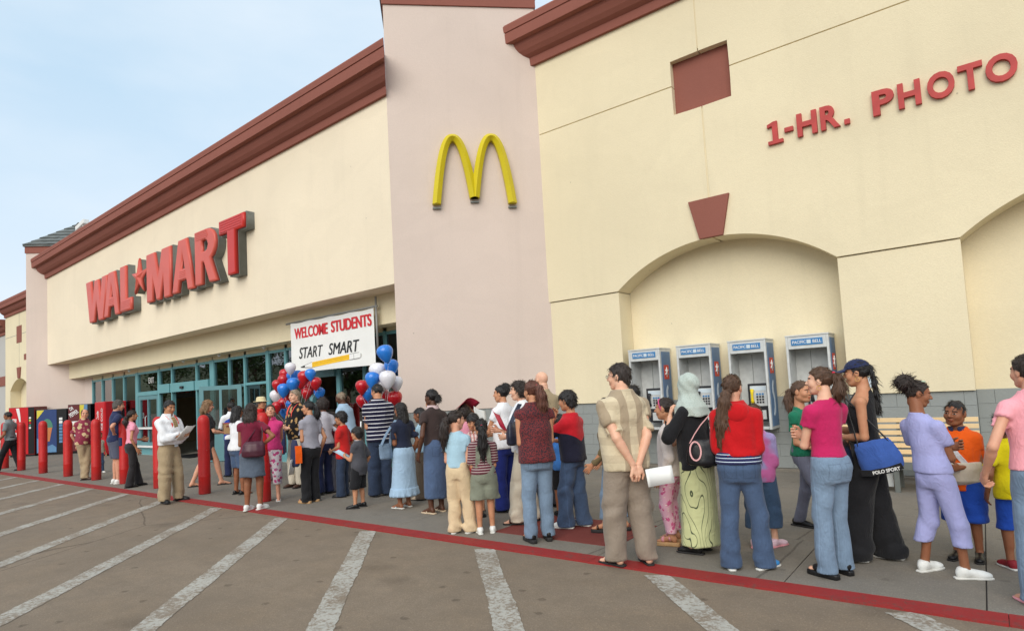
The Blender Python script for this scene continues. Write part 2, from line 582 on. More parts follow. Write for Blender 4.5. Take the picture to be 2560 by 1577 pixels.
# upper panels
def upper(a, b, na, nb):
    o = [(a, ZR + G)] if not na else [(a + SQ[2], ZR + G)]
    o += [(b, ZR + G)] if not nb else [(b - SQ[2], ZR + G), (b - SQ[2], SQ[1]), (b, SQ[1])]
    o += [(b, ZT), (a, ZT)]
    if na: o += [(a, SQ[1]), (a + SQ[2], SQ[1])]
    return o
def lower(a, b, na, nb, ca, cb):
    """panel between joints a and b; ca/cb = arch centres at those joints"""
    o = []
    if na: o += arc(ca, HALF, ZS, RISE, 0.011, 1.0)
    else: o += [(a, ZS)]
    if nb: o += arc(cb, HALF, ZS, RISE, -1.0, -0.011) + [(b, SQ[0]), (b - SQ[2], SQ[0]), (b - SQ[2], ZR - G)]
    else: o += [(b, ZS), (b, ZR - G)]
    if na: o += [(a + SQ[2], ZR - G), (a + SQ[2], SQ[0]), (a, SQ[0])]
    else: o += [(a, ZR - G)]
    return o
for _x in XJ:
    box('joint_back', _x - .03, _x + .03, 10.485, 10.9, 4.1, 6.40, M_YEL, B); box('joint_back', _x - .03, _x + .03, 10.485, 10.9, 7.5, 8.5, M_YEL, B)
for _a, _b in ((xl, XJ[0] - .56), (XJ[0] + .56, XJ[1] - .56), (XJ[1] + .56, xr)):
    box('joint_back', _a, _b, 10.495, 10.9, 6.94, 7.0, M_YEL, B)
xz('wall_panel', upper(xl, XJ[0] - G, 0, 1), 10.99, YW, M_YEL, B, .006)
xz('wall_panel', upper(XJ[0] + G, XJ[1] - G, 1, 1), 10.99, YW, M_YEL, B, .006)
xz('wall_panel', upper(XJ[1] + G, xr, 1, 0), 10.99, YW, M_YEL, B, .006)
xz('wall_panel', lower(xl, XJ[0] - G, 0, 1, 0, XC[0]), 10.99, YW, M_YEL, B, .006)
xz('wall_panel', lower(XJ[0] + G, XJ[1] - G, 1, 1, XC[0], XC[1]), 10.99, YW, M_YEL, B, .006)
xz('wall_panel', lower(XJ[1] + G, xr, 1, 0, XC[1], 0), 10.99, YW, M_YEL, B, .006)
box('backing_wall', xl - .6, xr, 10.985, 11.4, 0, 9.2, M_YEL, B)
for x in XC:
    box('square_inset', x - .01 - .55, x - .01 + .55, 10.60, 10.98, 6.38, 7.49, M_BRN, B)
    prism('keystone', [(-.205, 4.075), (.205, 4.075), (.36, 4.77), (-.36, 4.77)], (x - .01, 10.5, 0), (1, 0, 0), (0, 0, 1), (0, -1, 0), .085, M_BRN, B, .006)
for a, b in ((xl, XC[0] - HALF), (XC[0] + HALF, XC[1] - HALF), (XC[1] + HALF, xr)):
    box('pier', a, b, 10.495, 10.98, 1.265, 3.375, M_YEL, B, .005)
# grey block base courses
M_BLK = m_stucco('grey painted block', S(146, 150, 148), 0.05)
_bl = {}
def block(w, h=0.1975):
    key = round(w, 3)
    if key not in _bl:
        bm = bmesh.new()
        bm_box(bm, -w / 2, w / 2, -.02, .05, 0, h)
        bmesh.ops.bevel(bm, geom=[e for e in bm.edges if all(v.co.y < 0 for v in e.verts)], offset=.0022, segments=1, affect='EDGES')
        me = bpy.data.meshes.new('block'); bm.to_mesh(me); bm.free(); me.materials.append(M_BLK)
        _bl[key] = me
    return _bl[key]
def courses(p0, p1, z0=0.06, n=6):
    p0, p1 = Vector(p0), Vector(p1)
    L = (p1 - p0).length
    d = (p1 - p0).normalized()
    ang = math.atan2(d.y, d.x)
    for r in range(n):
        x = 0.0
        first = 0.2 if r % 2 else 0.4
        while x < L - 0.02:
            w = min(first if x == 0 else 0.4, L - x)
            w = round(w, 3)
            if w > .03:
                o = obj('block', block(w - .0025), B)
                q = p0 + d * (x + w / 2)
                o.location = (q.x, q.y, z0 + r * 0.2)
                o.rotation_euler = (0, 0, ang)
            x += w
bxs = [(-7.0, XC[0] - HALF, 10.55), (XC[0] - HALF, XC[0] + HALF, 10.95), (XC[0] + HALF, XC[1] - HALF, 10.55), (XC[1] - HALF, XC[1] + HALF, 10.95), (XC[1] + HALF, 5.6, 10.55)]
for a, b, y in bxs:
    courses((a + .002, y, 0), (b - .002, y, 0))
    box('footing', a, b, y - .12, y + .2, 0, .055, M_WALK, B, .01)
    box('base_core', a, b, y + .03, 11.0, 0, 1.262, M_BLK, B)

# cornice
PROF = [(0, 0), (.07, 0), (.08, .165), (.10, .175), (.17, .215), (.24, .29), (.29, .38), (.315, .47), (.43, .478), (.44, .685), (.428, .69), (.428, .703), (.45, .71), (.46, .835), (.44, .875), (0, .885)]
def cornice(p0, p1, name='cornice', m0=(-1, -1, 0), m1=(-1, -1, 0), k=1.0):
    return sweep(name, [(a * k, b * k) for a, b in PROF], [(p0, m0, (0, 0, 1)), (p1, m1, (0, 0, 1))], M_BRN, B)
cornice((-7.03, 10.47, 8.49), (xr, 10.47, 8.49), m1=(0, -1, 0))

# right tower (diamond plan)
def tower(name, corners, z0, z1, cap, parent=B):
    n = len(corners)
    prism(name, corners, (0, 0, z0), (1, 0, 0), (0, 1, 0), (0, 0, 1), z1 - z0, M_PINK, parent)
    cx = sum(c[0] for c in corners) / n; cy = sum(c[1] for c in corners) / n
    o = [(cx + (x - cx) * 1.02, cy + (y - cy) * 1.02) for x, y in corners]
    prism('tower_cap', o, (0, 0, z1 + .002), (1, 0, 0), (0, 1, 0), (0, 0, 1), cap, M_BRN, parent)
    return cx, cy
RT = [(-9.26, 8.24), (-7.0, 10.5), (-9.26, 12.76), (-11.52, 10.5)]
tower('tower', RT, 1.27, 9.77, .32)
RTi = [(-9.26, 8.30), (-7.06, 10.5), (-9.26, 12.7), (-11.46, 10.5)]
prism('tower_base', RTi, (0, 0, 0), (1, 0, 0), (0, 1, 0), (0, 0, 1), 1.268, M_BLK, B)
courses((-9.27, 8.27, 0), (-7.03, 10.51, 0))
LT = [(-31.6, 7.66), (-29.34, 9.92), (-31.6, 12.18), (-33.86, 9.92)]
lcx, lcy = tower('tower', LT, 0.0, 8.49, .30)

# hip roofs of the towers, with slate courses on the sides one can see
def hip(corners, z, rise, over, tiles):
    cx = sum(c[0] for c in corners) / 4; cy = sum(c[1] for c in corners) / 4
    k = 1 + over
    E_ = [Vector((cx + (x - cx) * k, cy + (y - cy) * k, z)) for x, y in corners]
    A = Vector((cx, cy, z + rise))
    r = pymesh('roof', [tuple(e) for e in E_] + [tuple(A)] + [tuple(e - Vector((0, 0, .06))) for e in E_],
               [(0, 1, 4), (1, 2, 4), (2, 3, 4), (3, 0, 4)] + [(5 + i, 5 + (i + 1) % 4, (i + 1) % 4, i) for i in range(4)] + [(8, 7, 6, 5)], M_TILE, B)
    for fi in tiles:
        a, b = E_[fi], E_[(fi + 1) % 4]
        nrm = (b - a).cross(A - a).normalized()
        rows_ = 8
        for i in range(rows_):
            f0, f1 = i / rows_, min(1, (i + 1.25) / rows_)
            l0, r0 = a.lerp(A, f0), b.lerp(A, f0)
            l1, r1 = a.lerp(A, f1), b.lerp(A, f1)
            nt = max(1, int((r0 - l0).length / 0.33))
            for j in range(nt):
                s0, s1 = (j + .02) / nt, (j + .98) / nt
                up0 = nrm * (.045 + random.uniform(0, .012)); up1 = nrm * .008
                q = [l0.lerp(r0, s0) + up0, l0.lerp(r0, s1) + up0, l1.lerp(r1, s1) + up1, l1.lerp(r1, s0) + up1]
                q2 = [v - nrm * .03 for v in q[:2]]
                pymesh('shingle', [tuple(v) for v in q + q2], [(0, 1, 2, 3), (4, 5, 1, 0), (5, 2, 1), (4, 0, 3)], M_TILE, r)
hip(LT, 8.83, 1.5, .05, (0, 3))
hip(RT, 10.13, 1.5, .05, ())

# fascia over the entrance, its cornice, the lower beam
xz('fascia_wall', [(-31.02, 3.72), (-9.262, 3.885), (-9.262, 7.95), (-31.02, 7.53)], 8.825, 8.24, M_YEL2, B, .006)
xz('entrance_beam', [(-30.6, 3.075), (-9.8, 3.21), (-9.8, 3.95), (-30.6, 3.75)], 9.42, 8.83, M_YEL, B, .005)
cornice((-31.02, 8.24, 7.38), (-9.262, 8.24, 7.80), m1=(1.08, -1, 0))
box('roof_deck', -31.0, -9.6, 8.9, 12.5, 7.2, 7.35, M_GREYW, B)
box('roof_deck', -33, 6.6, 12.6, 40, 8.0, 8.15, M_GREYW, B)
box('side_wall', 6.6, 6.9, 10.5, 40, 0, 9.2, M_YEL, B)

# left wing beyond the far tower
lw = [(-47.45, 0), (-46.4, 0)] + arc(-44.5, 1.9, 3.17, .68, -1.0, 1.0, 20) + [(-42.6, 0), (-32, 0), (-32, 7.8), (-47.45, 7.8)]
xz('wing_wall', lw, 10.98, 10.47, M_YEL, B)
box('backing_wall', -47.4, -32, 10.985, 11.4, 0, 8.4, M_YEL, B)
xz('square_inset', [(-45.05, 5.95), (-44.05, 5.95), (-44.05, 6.95), (-45.05, 6.95)], 10.5, 10.455, M_BRN, B)
prism('keystone', [(-.205, 3.86), (.205, 3.86), (.36, 4.5), (-.36, 4.5)], (-44.52, 10.5, 0), (1, 0, 0), (0, 0, 1), (0, -1, 0), .085, M_BRN, B)
xz('square_inset', [(-43.6, 4.86), (-43.2, 4.86), (-43.2, 5.2), (-43.6, 5.2)], 10.5, 10.455, M_BRN, B)
box('wall_joint', -47.4, -32, 10.463, 10.469, 6.43, 6.45, M_GREYM, B)
box('wall_joint', -44.56, -44.54, 10.463, 10.469, 4.5, 7.7, M_GREYM, B)
cornice((-47.45, 10.47, 7.72), (-32, 10.47, 7.72), m0=(0, -1, 0), m1=(0, -1, 0))
FB = thing('neighbour_building', 'grey walled building with brown cornice at the far left edge', 'building', (-55, 12, 0))
box('wall', -20, 7.3, -1.3, 6, 0, 6.85, M_GREYW, FB)
_c = sweep('cornice', PROF, [((-20, -1.3, 6.8), (0, -1, 0), (0, 0, 1)), ((7.3, -1.3, 6.8), (0, -1, 0), (0, 0, 1))], M_BRN, FB)
box('wall_band', -20, 7.32, -1.34, -1.3, 3.6, 4.2, M_BRN, FB)

# storefront glazing
Y0 = 9.3
HEAD = lambda x: 2.955 + (x + 29.1) * 0.0095
box('entrance_return', -30.0, -29.14, 9.26, 9.42, 0, 3.2, M_PINK, B)
MU = [-29.1, -28.05, -26.98, -25.88, -24.67, -22.81, -21.78, -20.01, -18.98, -17.93, -17.03, -15.79, -14.9, -13.75, -12.6, -11.6, -10.82, -10.35]
WID = {-24.67: .22, -22.81: .14, -18.98: .26, -15.79: .15, -12.6: .14, -13.75: .12}
for x in MU:
    w = WID.get(x, .08)
    box('mullion', x - w / 2, x + w / 2, Y0 - .06, Y0 + .07, .26, HEAD(x) - .002, M_TEAL, B, .006)
for a, b in zip(MU, MU[1:]):
    wa, wb = WID.get(a, .08) / 2, WID.get(b, .08) / 2
    x0_, x1_ = a + wa + .001, b - wb - .001
    h = HEAD((a + b) / 2)
    box('head_rail', x0_, x1_, Y0 - .05, Y0 + .06, h - .09, h - .02, M_TEAL, B)
    box('head_panel', x0_ - .1, x1_ + .1, Y0 - .02, Y0 + .06, h - .019, h + .16, M_YEL, B)
    door = (a, b) in ((-21.78, -20.01), (-13.75, -12.6))
    if not door:
        box('sill_rail', x0_, x1_, Y0 - .05, Y0 + .06, .0, .26, M_TEAL, B)
    def pane(z0, z1, y=Y0):
        box('pane', x0_, x1_, y - .006, y + .006, z0, z1, M_GLASS, B)
    if a == -24.67:
        box('transom', x0_, x1_, Y0 - .07, Y0 + .06, 2.13, 2.27, M_TEAL, B); pane(2.27, h - .09)
        d = box('door', x0_, x0_ + .16, Y0 - .045, Y0 + .03, .262, 2.128, M_TEALD, B)
        for q in ((x1_ - .13, x1_, .262, 2.128), (x0_ + .16, x1_ - .13, 1.98, 2.128), (x0_ + .16, x1_ - .13, .262, .46), (x0_ + .78, x0_ + .85, .46, 1.98)):
            box('door_rail', q[0], q[1], Y0 - .045, Y0 + .03, q[2], q[3], M_TEALD, d)
        box('pane', x0_ + .16, x1_ - .13, Y0 - .006, Y0 + .006, .46, 1.98, M_GLASS, d)
        box('push_bar', x0_ + .05, x1_ - .05, Y0 - .15, Y0 - .10, .93, 1.0, M_WHITE, d)
        box('push_bar', x0_ + .05, x1_ - .05, Y0 - .15, Y0 - .10, .28, .35, M_WHITE, d)
        tube('door_handle', [(x0_ + .7, Y0 - .04, 1.0), (x0_ + .7, Y0 - .09, 1.05), (x0_ + .7, Y0 - .09, 1.35), (x0_ + .7, Y0 - .04, 1.4)], .014, M_STEEL, d)
    elif -22.9 < a < -19.5:
        box('transom', x0_, x1_, Y0 - .12, Y0 + .08, 2.16, 2.46, M_TEAL, B); pane(2.46, h - .09)
        if not door: pane(.26, 2.16)
    elif a == -17.03:
        box('transom', x0_, x1_, Y0 - .05, Y0 + .06, 2.17, 2.24, M_TEAL, B); pane(2.24, h - .09); pane(.26, 2.17)
    elif a in (-18.98, -17.93):
        box('transom', x0_, x1_, Y0 - .05, Y0 + .06, 2.14, 2.22, M_TEALD, B); pane(2.22, h - .09); pane(1.0, 2.14)
        box('lower_panel', x0_, x1_, Y0 - .03, Y0 + .03, .262, .92, M_GREYM, B); box('transom', x0_, x1_, Y0 - .05, Y0 + .06, .92, 1.0, M_TEALD, B)
    elif door:
        box('transom', x0_, x1_, Y0 - .12, Y0 + .08, 2.2, 2.5, M_TEALD, B); pane(2.5, h - .09)
    else:
        pane(.26, h - .09)
    if a < -25.5 or a == -15.79:
        pass
# swung-open door leaf
lf = thing('door', None, None, (-17.12, 9.2, 0), R(225), parent=B)
for q in ((0, .12, .03, 2.2), (1.05, 1.17, .03, 2.2), (.12, 1.05, 2.08, 2.2), (.12, 1.05, .03, .8), (.55, .62, .8, 2.08)):
    box('door_rail', q[0], q[1], -.025, .025, q[2], q[3], M_TEALD, lf)
box('pane', .12, 1.05, -.005, .005, .8, 2.08, M_GLASS, lf)
box('sensor', -20.95, -20.75, Y0 - .17, Y0 - .12, 2.25, 2.33, M_DARK, B)
text('exit_lettering', 'EXIT', .44, .2, (-23.5, Y0 - .012, 2.66), (1, 0, 0), (0, 0, 1), M_WHITE, B, bold=.0)
# interior
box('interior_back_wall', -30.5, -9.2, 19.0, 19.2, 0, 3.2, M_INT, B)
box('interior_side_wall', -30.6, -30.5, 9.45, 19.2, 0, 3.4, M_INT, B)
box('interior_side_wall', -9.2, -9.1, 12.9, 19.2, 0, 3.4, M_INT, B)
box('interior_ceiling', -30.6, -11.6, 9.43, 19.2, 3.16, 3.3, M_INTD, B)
fl = pymesh('shop_floor', [(-30.5, 9.2, .018), (-9.2, 9.2, .018), (-9.2, 19, .018), (-30.5, 19, .018)], [(0, 1, 2, 3)], M_INTF, B)
box('mat_recess', -21.7, -20.05, 9.0, 10.4, .0195, .03, M_BLACK, B)
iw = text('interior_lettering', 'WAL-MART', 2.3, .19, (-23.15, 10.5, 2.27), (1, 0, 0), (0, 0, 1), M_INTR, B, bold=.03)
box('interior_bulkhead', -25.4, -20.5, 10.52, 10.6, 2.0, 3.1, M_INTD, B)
def shelf(x, y, label, goods):
    t = thing('display_shelf', label, 'shelf', (x, y, .018), group='display shelves inside the shop')
    box('frame', -1.2, 1.2, 0, .06, 0, 1.7, M_INTD, t)
    for k in range(3):
        box('board', -1.2, 1.2, -.5, 0, .25 + .5 * k, .29 + .5 * k, M_INTF, t)
        for j in range(6):
            box('carton', -1.1 + .37 * j, -.8 + .37 * j, -.42, -.08, .292 + .5 * k, .5 + .5 * k + .12 * ((j * 7 + k) % 3) / 2, goods[(j + k) % len(goods)], t)
M_INTY = m_plain('interior yellow goods', S(190, 160, 50), .7)
M_INTL = m_plain('interior pale goods', S(170, 160, 150), .7)
shelf(-25.5, 13.5, 'shelf of goods dimly seen through the open sliding door', [M_INTR, M_INTB, M_INTL])
shelf(-21.5, 12.5, 'shelf of goods dimly seen behind the swung-open door leaf', [M_INTB, M_INTY, M_INTL])
shelf(-17.8, 12.0, 'shelf of goods dimly seen behind the straw hat', [M_INTY, M_INTR, M_INTB])
for i, (x, z) in enumerate(((-24.8, 3.08), (-20.45, 3.12), (-18.1, 3.13), (-15.6, 3.15))):
    o = lathe('soffit_lamp', [(.045, .08), (.045, .03), (.05, .0), (.03, -.04), (.0, -.05)], M_WHITE, B, 12, (x, 9.05, z))

# ---------------------------------------------------------------- signs
M_SGREY = m_plain('grey sign can', S(116, 120, 116), .5, .1, amt=.08)
M_SRED = m_plain('faded red sign face', S(206, 92, 78), .38, amt=.07, scale=1.5, bump=.12, bscale=20)
M_SRED2 = m_plain('fresh red sign face', S(196, 52, 46), .35, amt=.05, scale=1.5)
M_PH = m_plain('matt red sign letter', S(182, 66, 62), .6, amt=.14, scale=5)
sg = thing('store_sign', 'row of big red puffed letters and a star on the cream fascia', 'sign', (-20.5, 8.24, 4.8))
LET = {
 'W': ([(0, 1), (.24, 1), (.32, .36), (.42, .98), (.60, .98), (.69, .36), (.77, 1), (1, 1), (.83, 0), (.60, 0), (.51, .52), (.41, 0), (.17, 0)], None),
 'A': ([(0, 0), (.32, 1), (.68, 1), (1, 0), (.71, 0), (.655, .21), (.345, .21), (.29, 0)], [(.41, .43), (.59, .43), (.5, .8)]),
 'L': ([(0, 1), (.52, 1), (.52, .27), (1, .27), (1, 0), (0, 0)], None),
 'M': ([(0, 0), (0, 1), (.34, 1), (.5, .42), (.66, 1), (1, 1), (1, 0), (.73, 0), (.73, .58), (.585, 0), (.415, 0), (.27, .58), (.27, 0)], None),
 'R': ([(0, 0), (0, 1), (.52, 1), (.70, .985), (.85, .93), (.95, .84), (.985, .72), (.96, .60), (.87, .50), (.74, .445), (1.04, 0), (.67, 0), (.42, .40), (.35, .40), (.35, 0)],
       [(.35, .60), (.35, .80), (.50, .80), (.59, .775), (.63, .70), (.59, .625), (.50, .60)]),
 'T': ([(0, 1), (1, 1), (1, .75), (.67, .75), (.67, 0), (.33, 0), (.33, .75), (0, .75)], None)}
st5 = [(.5 + .5 * (1 if i % 2 == 0 else .40) * math.sin(math.pi * i / 5), .5 + .5 * (1 if i % 2 == 0 else .40) * math.cos(math.pi * i / 5)) for i in range(10)]
def area(l): return sum(a[0] * b[1] - b[0] * a[1] for a, b in zip(l, l[1:] + l[:1]))
def inset(l, d):
    s = 1 if area(l) > 0 else -1
    out = []
    n = len(l)
    for i in range(n):
        p, q, r = Vector(l[i - 1]), Vector(l[i]), Vector(l[(i + 1) % n])
        e1, e2 = (q - p).normalized(), (r - q).normalized()
        n1, n2 = Vector((-e1.y, e1.x)) * s, Vector((-e2.y, e2.x)) * s
        b = (n1 + n2)
        k = max(.35, 1 + n1.dot(n2))
        out.append(tuple(q + b * (d / k)))
    return out
RIB = {'A': [((.37, .24 + .035 * i), (.63, .24 + .035 * i)) for i in range(5)], 'L': [((.1, .04 + .042 * i), (.93, .04 + .042 * i)) for i in range(5)],
       'T': [((.07, .79 + .042 * i), (.93, .79 + .042 * i)) for i in range(5)], 'R': [((.08, .835 + .032 * i), (.62 + .02 * (2 - abs(i - 1)), .835 + .032 * i)) for i in range(5)]}
for ch, x, w, fresh in (('W', -25.56, 2.0, 0), ('A', -23.86, 1.38, 0), ('L', -22.42, .88, 0), ('*', -21.46, 1.06, 0), ('M', -20.34, 1.66, 0), ('A', -18.58, 1.38, 0), ('R', -17.14, 1.2, 0), ('T', -15.76, 1.26, 1)):
    zb = 4.83 + (x + 25.5) * .0165
    h = 1.51
    if ch == '*':
        zb += .40; h = 1.06
        loops = [[(a * w, b * h) for a, b in st5]]
    else:
        ol, hole = LET[ch]
        loops = [[(a * w, b * h) for a, b in ol]] + ([[(a * w, b * h) for a, b in hole]] if hole else [])
    can = curve_mesh([inset(l, -.03) if i == 0 else inset(l, .03) for i, l in enumerate(loops)], extrude=.105)
    o = obj('letter', can, sg); can.materials.clear(); can.materials.append(M_SGREY)
    place(o, (x + 20.5, -.107, zb - 4.8), (1, 0, 0), (0, 0, 1))
    fm = curve_mesh([inset(l, .05) if i == 0 else inset(l, -.05) for i, l in enumerate(loops)], extrude=.012, bevel=.05, res=3)
    fm.materials.clear(); fm.materials.append(M_SRED2 if fresh else M_SRED)
    f = obj('letter_face', fm, o); f.location = (0, 0, .135)
    if ch in RIB:
        for p, q in RIB[ch]:
            box('ridge', p[0] * w, q[0] * w, p[1] * h - .014, p[1] * h + .014, .19, .206, M_SRED2 if fresh else M_SRED, o, .006)
    if ch == '*':
        c = Vector((.53, .53, .26))
        pts = [(a * w, b * h, .195) for a, b in inset(st5, .04)]
        pymesh('star_facets', pts + [tuple(c)], [(i, (i + 1) % 10, 10) for i in range(10)], M_SRED, o)

M_GOLD = m_plain('yellow sign plastic', S(208, 190, 28), .38, amt=.05, scale=2)
ms = thing('arch_sign', 'yellow double arch letter M sign mounted on the pink tower', 'sign', (-8.03, 9.47, 5.5))
uu, ww = Vector((.7071, .7071, 0)), Vector((.7071, -.7071, 0))
def arch(sc, hw, zb0, zb1, zt, name):
    path = []
    n = 40
    C_ = []
    for i in range(n + 1):
        u = -1 + 2 * i / n
        zb = zb0 if u < 0 else zb1
        C_.append((sc + hw * u, zt - (zt - zb) * abs(u) ** 2.35, abs(u)))
    for i, (s_, z_, au) in enumerate(C_):
        a_, b_ = C_[max(i - 1, 0)], C_[min(i + 1, n)]
        t = Vector((b_[0] - a_[0], b_[1] - a_[1])).normalized()
        nn = Vector((-t.y, t.x))
        wd = .072 + .015 * min(1, au * 1.2)
        if i in (0, n): nn = Vector((nn.x, 0)).normalized()
        U = (uu * nn.x + Vector((0, 0, 1)) * nn.y) * wd
        P = uu * s_ + Vector((0, 0, z_))
        path.append((P, U, ww))
    return sweep(name, [(-1, .02), (-1, .13), (0, .21), (1, .13), (1, .02)], path, M_GOLD, ms)
# s measured along the tower face from the sign's middle
arch(-.43, .385, -.02, .10, 1.37, 'arch')
arch(.37, .385, .10, -.02, 1.38, 'arch')
for s_, z_ in ((-.815, -.02), (-.03, .10), (.755, -.02)):
    p = uu * s_ + Vector((0, 0, z_))
    pr = prism('end_cap', [(-.085, 0), (.085, 0), (.085, .06), (-.085, .06)], tuple(p - Vector((0, 0, .05))), tuple(uu), tuple(ww), (0, 0, -1), .03, M_GREYM, ms)

ph = thing('photo_sign', 'flat red letters reading photo service on the cream wall', 'sign', (-.9, 10.47, 5.39))
def letter(ch, x0, x1, z0=0.0, z1=.37, bold=.035):
    o = text('letter', ch, x1 - x0, z1 - z0, ((x0 + x1) / 2 + .9, -.03, (z0 + z1) / 2 + .0), (1, 0, 0), (0, 0, 1), M_PH, ph, extrude=.028, bold=bold)
    return o
one = [(.0, .0), (.23, 0), (.23, .055), (.155, .055), (.155, .37), (.10, .37), (0, .335), (0, .285), (.075, .30), (.075, .055), (0, .055)]
prism('letter', one, (-2.48 + .9, 0, 0), (1, 0, 0), (0, 0, 1), (0, -1, 0), .055, M_PH, ph)
for ch, a, b in (('H', -2.03, -1.74), ('R', -1.69, -1.42), ('P', -.98, -.70), ('H', -.655, -.375), ('T', .06, .335)):
    letter(ch, a, b)
for a, b in ((-.30, .02), (.36, .70)):
    letter('O', a, b, -.005, .375)
prism('letter', [(0, .14), (.13, .14), (.13, .21), (0, .21)], (-2.22 + .9, 0, 0), (1, 0, 0), (0, 0, 1), (0, -1, 0), .055, M_PH, ph)
prism('letter', [(0, 0), (.075, 0), (.075, .075), (0, .075)], (-1.365 + .9, 0, 0), (1, 0, 0), (0, 0, 1), (0, -1, 0), .055, M_PH, ph)

# banner
bn = thing('banner', 'white welcome banner with red and black lettering and a yellow pencil', 'banner', (-12.05, 8.65, 2.32))
M_BAN = m_plain('white vinyl', S(236, 236, 232), .45, amt=.03, scale=2, bump=.1, bscale=4)
M_BRED = m_plain('banner red', S(206, 44, 52), .55)
M_BBLK = m_plain('banner black', S(30, 32, 34), .55)
M_BPEN = m_plain('pencil yellow', S(246, 196, 40), .55)
nx, nz = 40, 20
Vb, Fb = [], []
for j in range(nz + 1):
    for i in range(nx + 1):
        a, b = i / nx, j / nz
        Vb.append((-1.6 + 3.22 * a, .004 * math.sin(a * 9 + b * 3) + .002 * math.sin(b * 14 + a * 5), (.0 + .012 * math.sin(a * math.pi)) * (1 - b) + 1.25 * b - .02 * math.sin(a * math.pi * 4) ** 2 * b))
Fb = [(j * (nx + 1) + i, j * (nx + 1) + i + 1, (j + 1) * (nx + 1) + i + 1, (j + 1) * (nx + 1) + i) for j in range(nz) for i in range(nx)]
sh = pymesh('sheet', Vb, Fb, M_BAN, bn, True)
for _k, _dx in enumerate((-.014, 0, .014)):
    yy = -.0085 - .0006 * _k
    text('lettering', 'WELCOME', 1.36, .27, (-.74 + _dx, yy, .98), (1, 0, .012), (0, 0, 1), M_BRED, bn, bold=.012, extrude=.0002)
    text('lettering', 'STUDENTS', 1.46, .27, (.81 + _dx, yy, 1.0), (1, 0, .012), (0, 0, 1), M_BRED, bn, bold=.012, extrude=.0002)
for _k, _dx in enumerate((-.006, .006)):
    yy = -.0085 - .0006 * _k
    text('lettering', 'START', .98, .27, (-.76 + _dx, yy, .48), (1, 0, 0), (0, 0, 1), M_BBLK, bn, bold=.0, shear=.25, extrude=.0002)
    text('lettering', 'SMART', 1.14, .27, (.52 + _dx, yy, .48), (1, 0, 0), (0, 0, 1), M_BBLK, bn, bold=.0, shear=.25, extrude=.0002)
pen = xz('pencil_print', [(-.72, .10), (.72, .18), (.72, .305), (-.72, .225)], -.007, -.0090, M_BPEN, bn)
for zz in (.155, .192):
    xz('pencil_line', [(-.7, zz - .004), (.7, zz + .076), (.7, zz + .083), (-.7, zz + .003)], -.0092, -.0098, m_plain('pencil shade', S(190, 130, 20), .6), bn)
xz('pencil_tip', [(-.722, .10), (-.722, .225), (-1.2, .135)], -.007, -.0090, M_BAN, bn)
xz('pencil_outline', [(-.722, .225), (-.722, .232), (-1.2, .140), (-1.2, .133)], -.0092, -.0102, M_BBLK, bn)
xz('pencil_outline', [(-.722, .10), (-.722, .094), (-1.2, .130), (-1.2, .137)], -.0092, -.0102, M_BBLK, bn)
xz('pencil_lead', [(-1.02, .123), (-1.02, .168), (-1.2, .135)], -.0094, -.0106, M_BBLK, bn)
xz('pencil_eraser', [(.722, .18), (.722, .305), (1.08, .318), (1.14, .29), (1.14, .22), (1.08, .195)], -.007, -.0090, M_BAN, bn)
for q in ([(.88, .187), (.888, .187), (.888, .315), (.88, .315)], [(.722, .303), (1.08, .316), (1.08, .323), (.722, .31)], [(.722, .174), (1.08, .188), (1.08, .195), (.722, .18)], [(1.13, .215), (1.14, .215), (1.14, .295), (1.13, .295)]):
    xz('pencil_outline', q, -.0092, -.0102, M_BBLK, bn)
tube('pole', [(-1.85, .05, 1.27), (1.68, .05, 1.29)], .026, M_PIPE, bn)
tube('pole', [(-1.63, .045, .9), (-1.63, .045, 1.27)], .022, M_PIPE, bn)
tube('pole', [(1.65, .045, .3), (1.65, .045, 1.5)], .024, M_PIPE, bn)

# ---------------------------------------------------------------- bollards
def m_bollard():
    t = NT('scuffed red bollard paint')
    c = vary(t, S(188, 32, 30), 4, .14)
    c = t.mix(t.math('MULTIPLY', t.ramp(t.noise(7, 6, .7, t.map((1, 1, .4))), .56, .70), .5), c, S(120, 26, 26))
    c = t.mix(t.math('MULTIPLY', t.math('GREATER_THAN', t.noise(16, 6, .75), .68), .8), c, S(206, 140, 130))
    z = t.xyz()[2]
    c = t.mix(t.math('MULTIPLY', t.ramp(t.math('ADD', z, t.math('MULTIPLY', t.noise(12, 4), .25)), .12, .42, (1, 1, 1, 1), (0, 0, 0, 1)), .45), c, S(92, 40, 38))
    return t.bsdf(c, .42, 0, t.bump(t.noise(14, 4), .25, .006), .4)
M_BOL = m_bollard()
bol_prof = [(.108, 0), (.110, .02), (.110, .3), (.1125, .31), (.1125, .33), (.110, .34), (.110, 1.32), (.106, 1.36), (.094, 1.40), (.072, 1.432), (.040, 1.45), (.006, 1.455)]
BOL = [(-24.77, 'red bollard by the striding man at the far left'), (-23.0, 'second red bollard from the left edge, before the red drinks machine'), (-20.95, 'red bollard before the blue drinks machine'),
       (-18.92, 'red bollard just left of the man in the floral shirt'), (-16.95, 'red bollard between the floral shirt and the navy polo man'),
       (-15.25, 'red bollard hidden behind the legs of the man in grey shorts'), (-13.5, 'red bollard half hidden by the man in the white shirt'), (-11.55, 'red bollard standing free in front of the woman with the box'), (-9.5, 'red bollard behind the legs of the woman in floral capris')]
_bm0 = None
bol_prof = [(r * .93, z) for r, z in bol_prof]
for x, lb in BOL:
    if _bm0 is None:
        o = lathe('bollard', bol_prof, M_BOL, None, 28, (x, 5.45, .012)); _bm0 = o
    else:
        o = _bm0.copy(); COL.objects.link(o); o.location = (x, 5.45, .012)
    tag(o, lb, 'bollard', 'red bollards along the kerb')

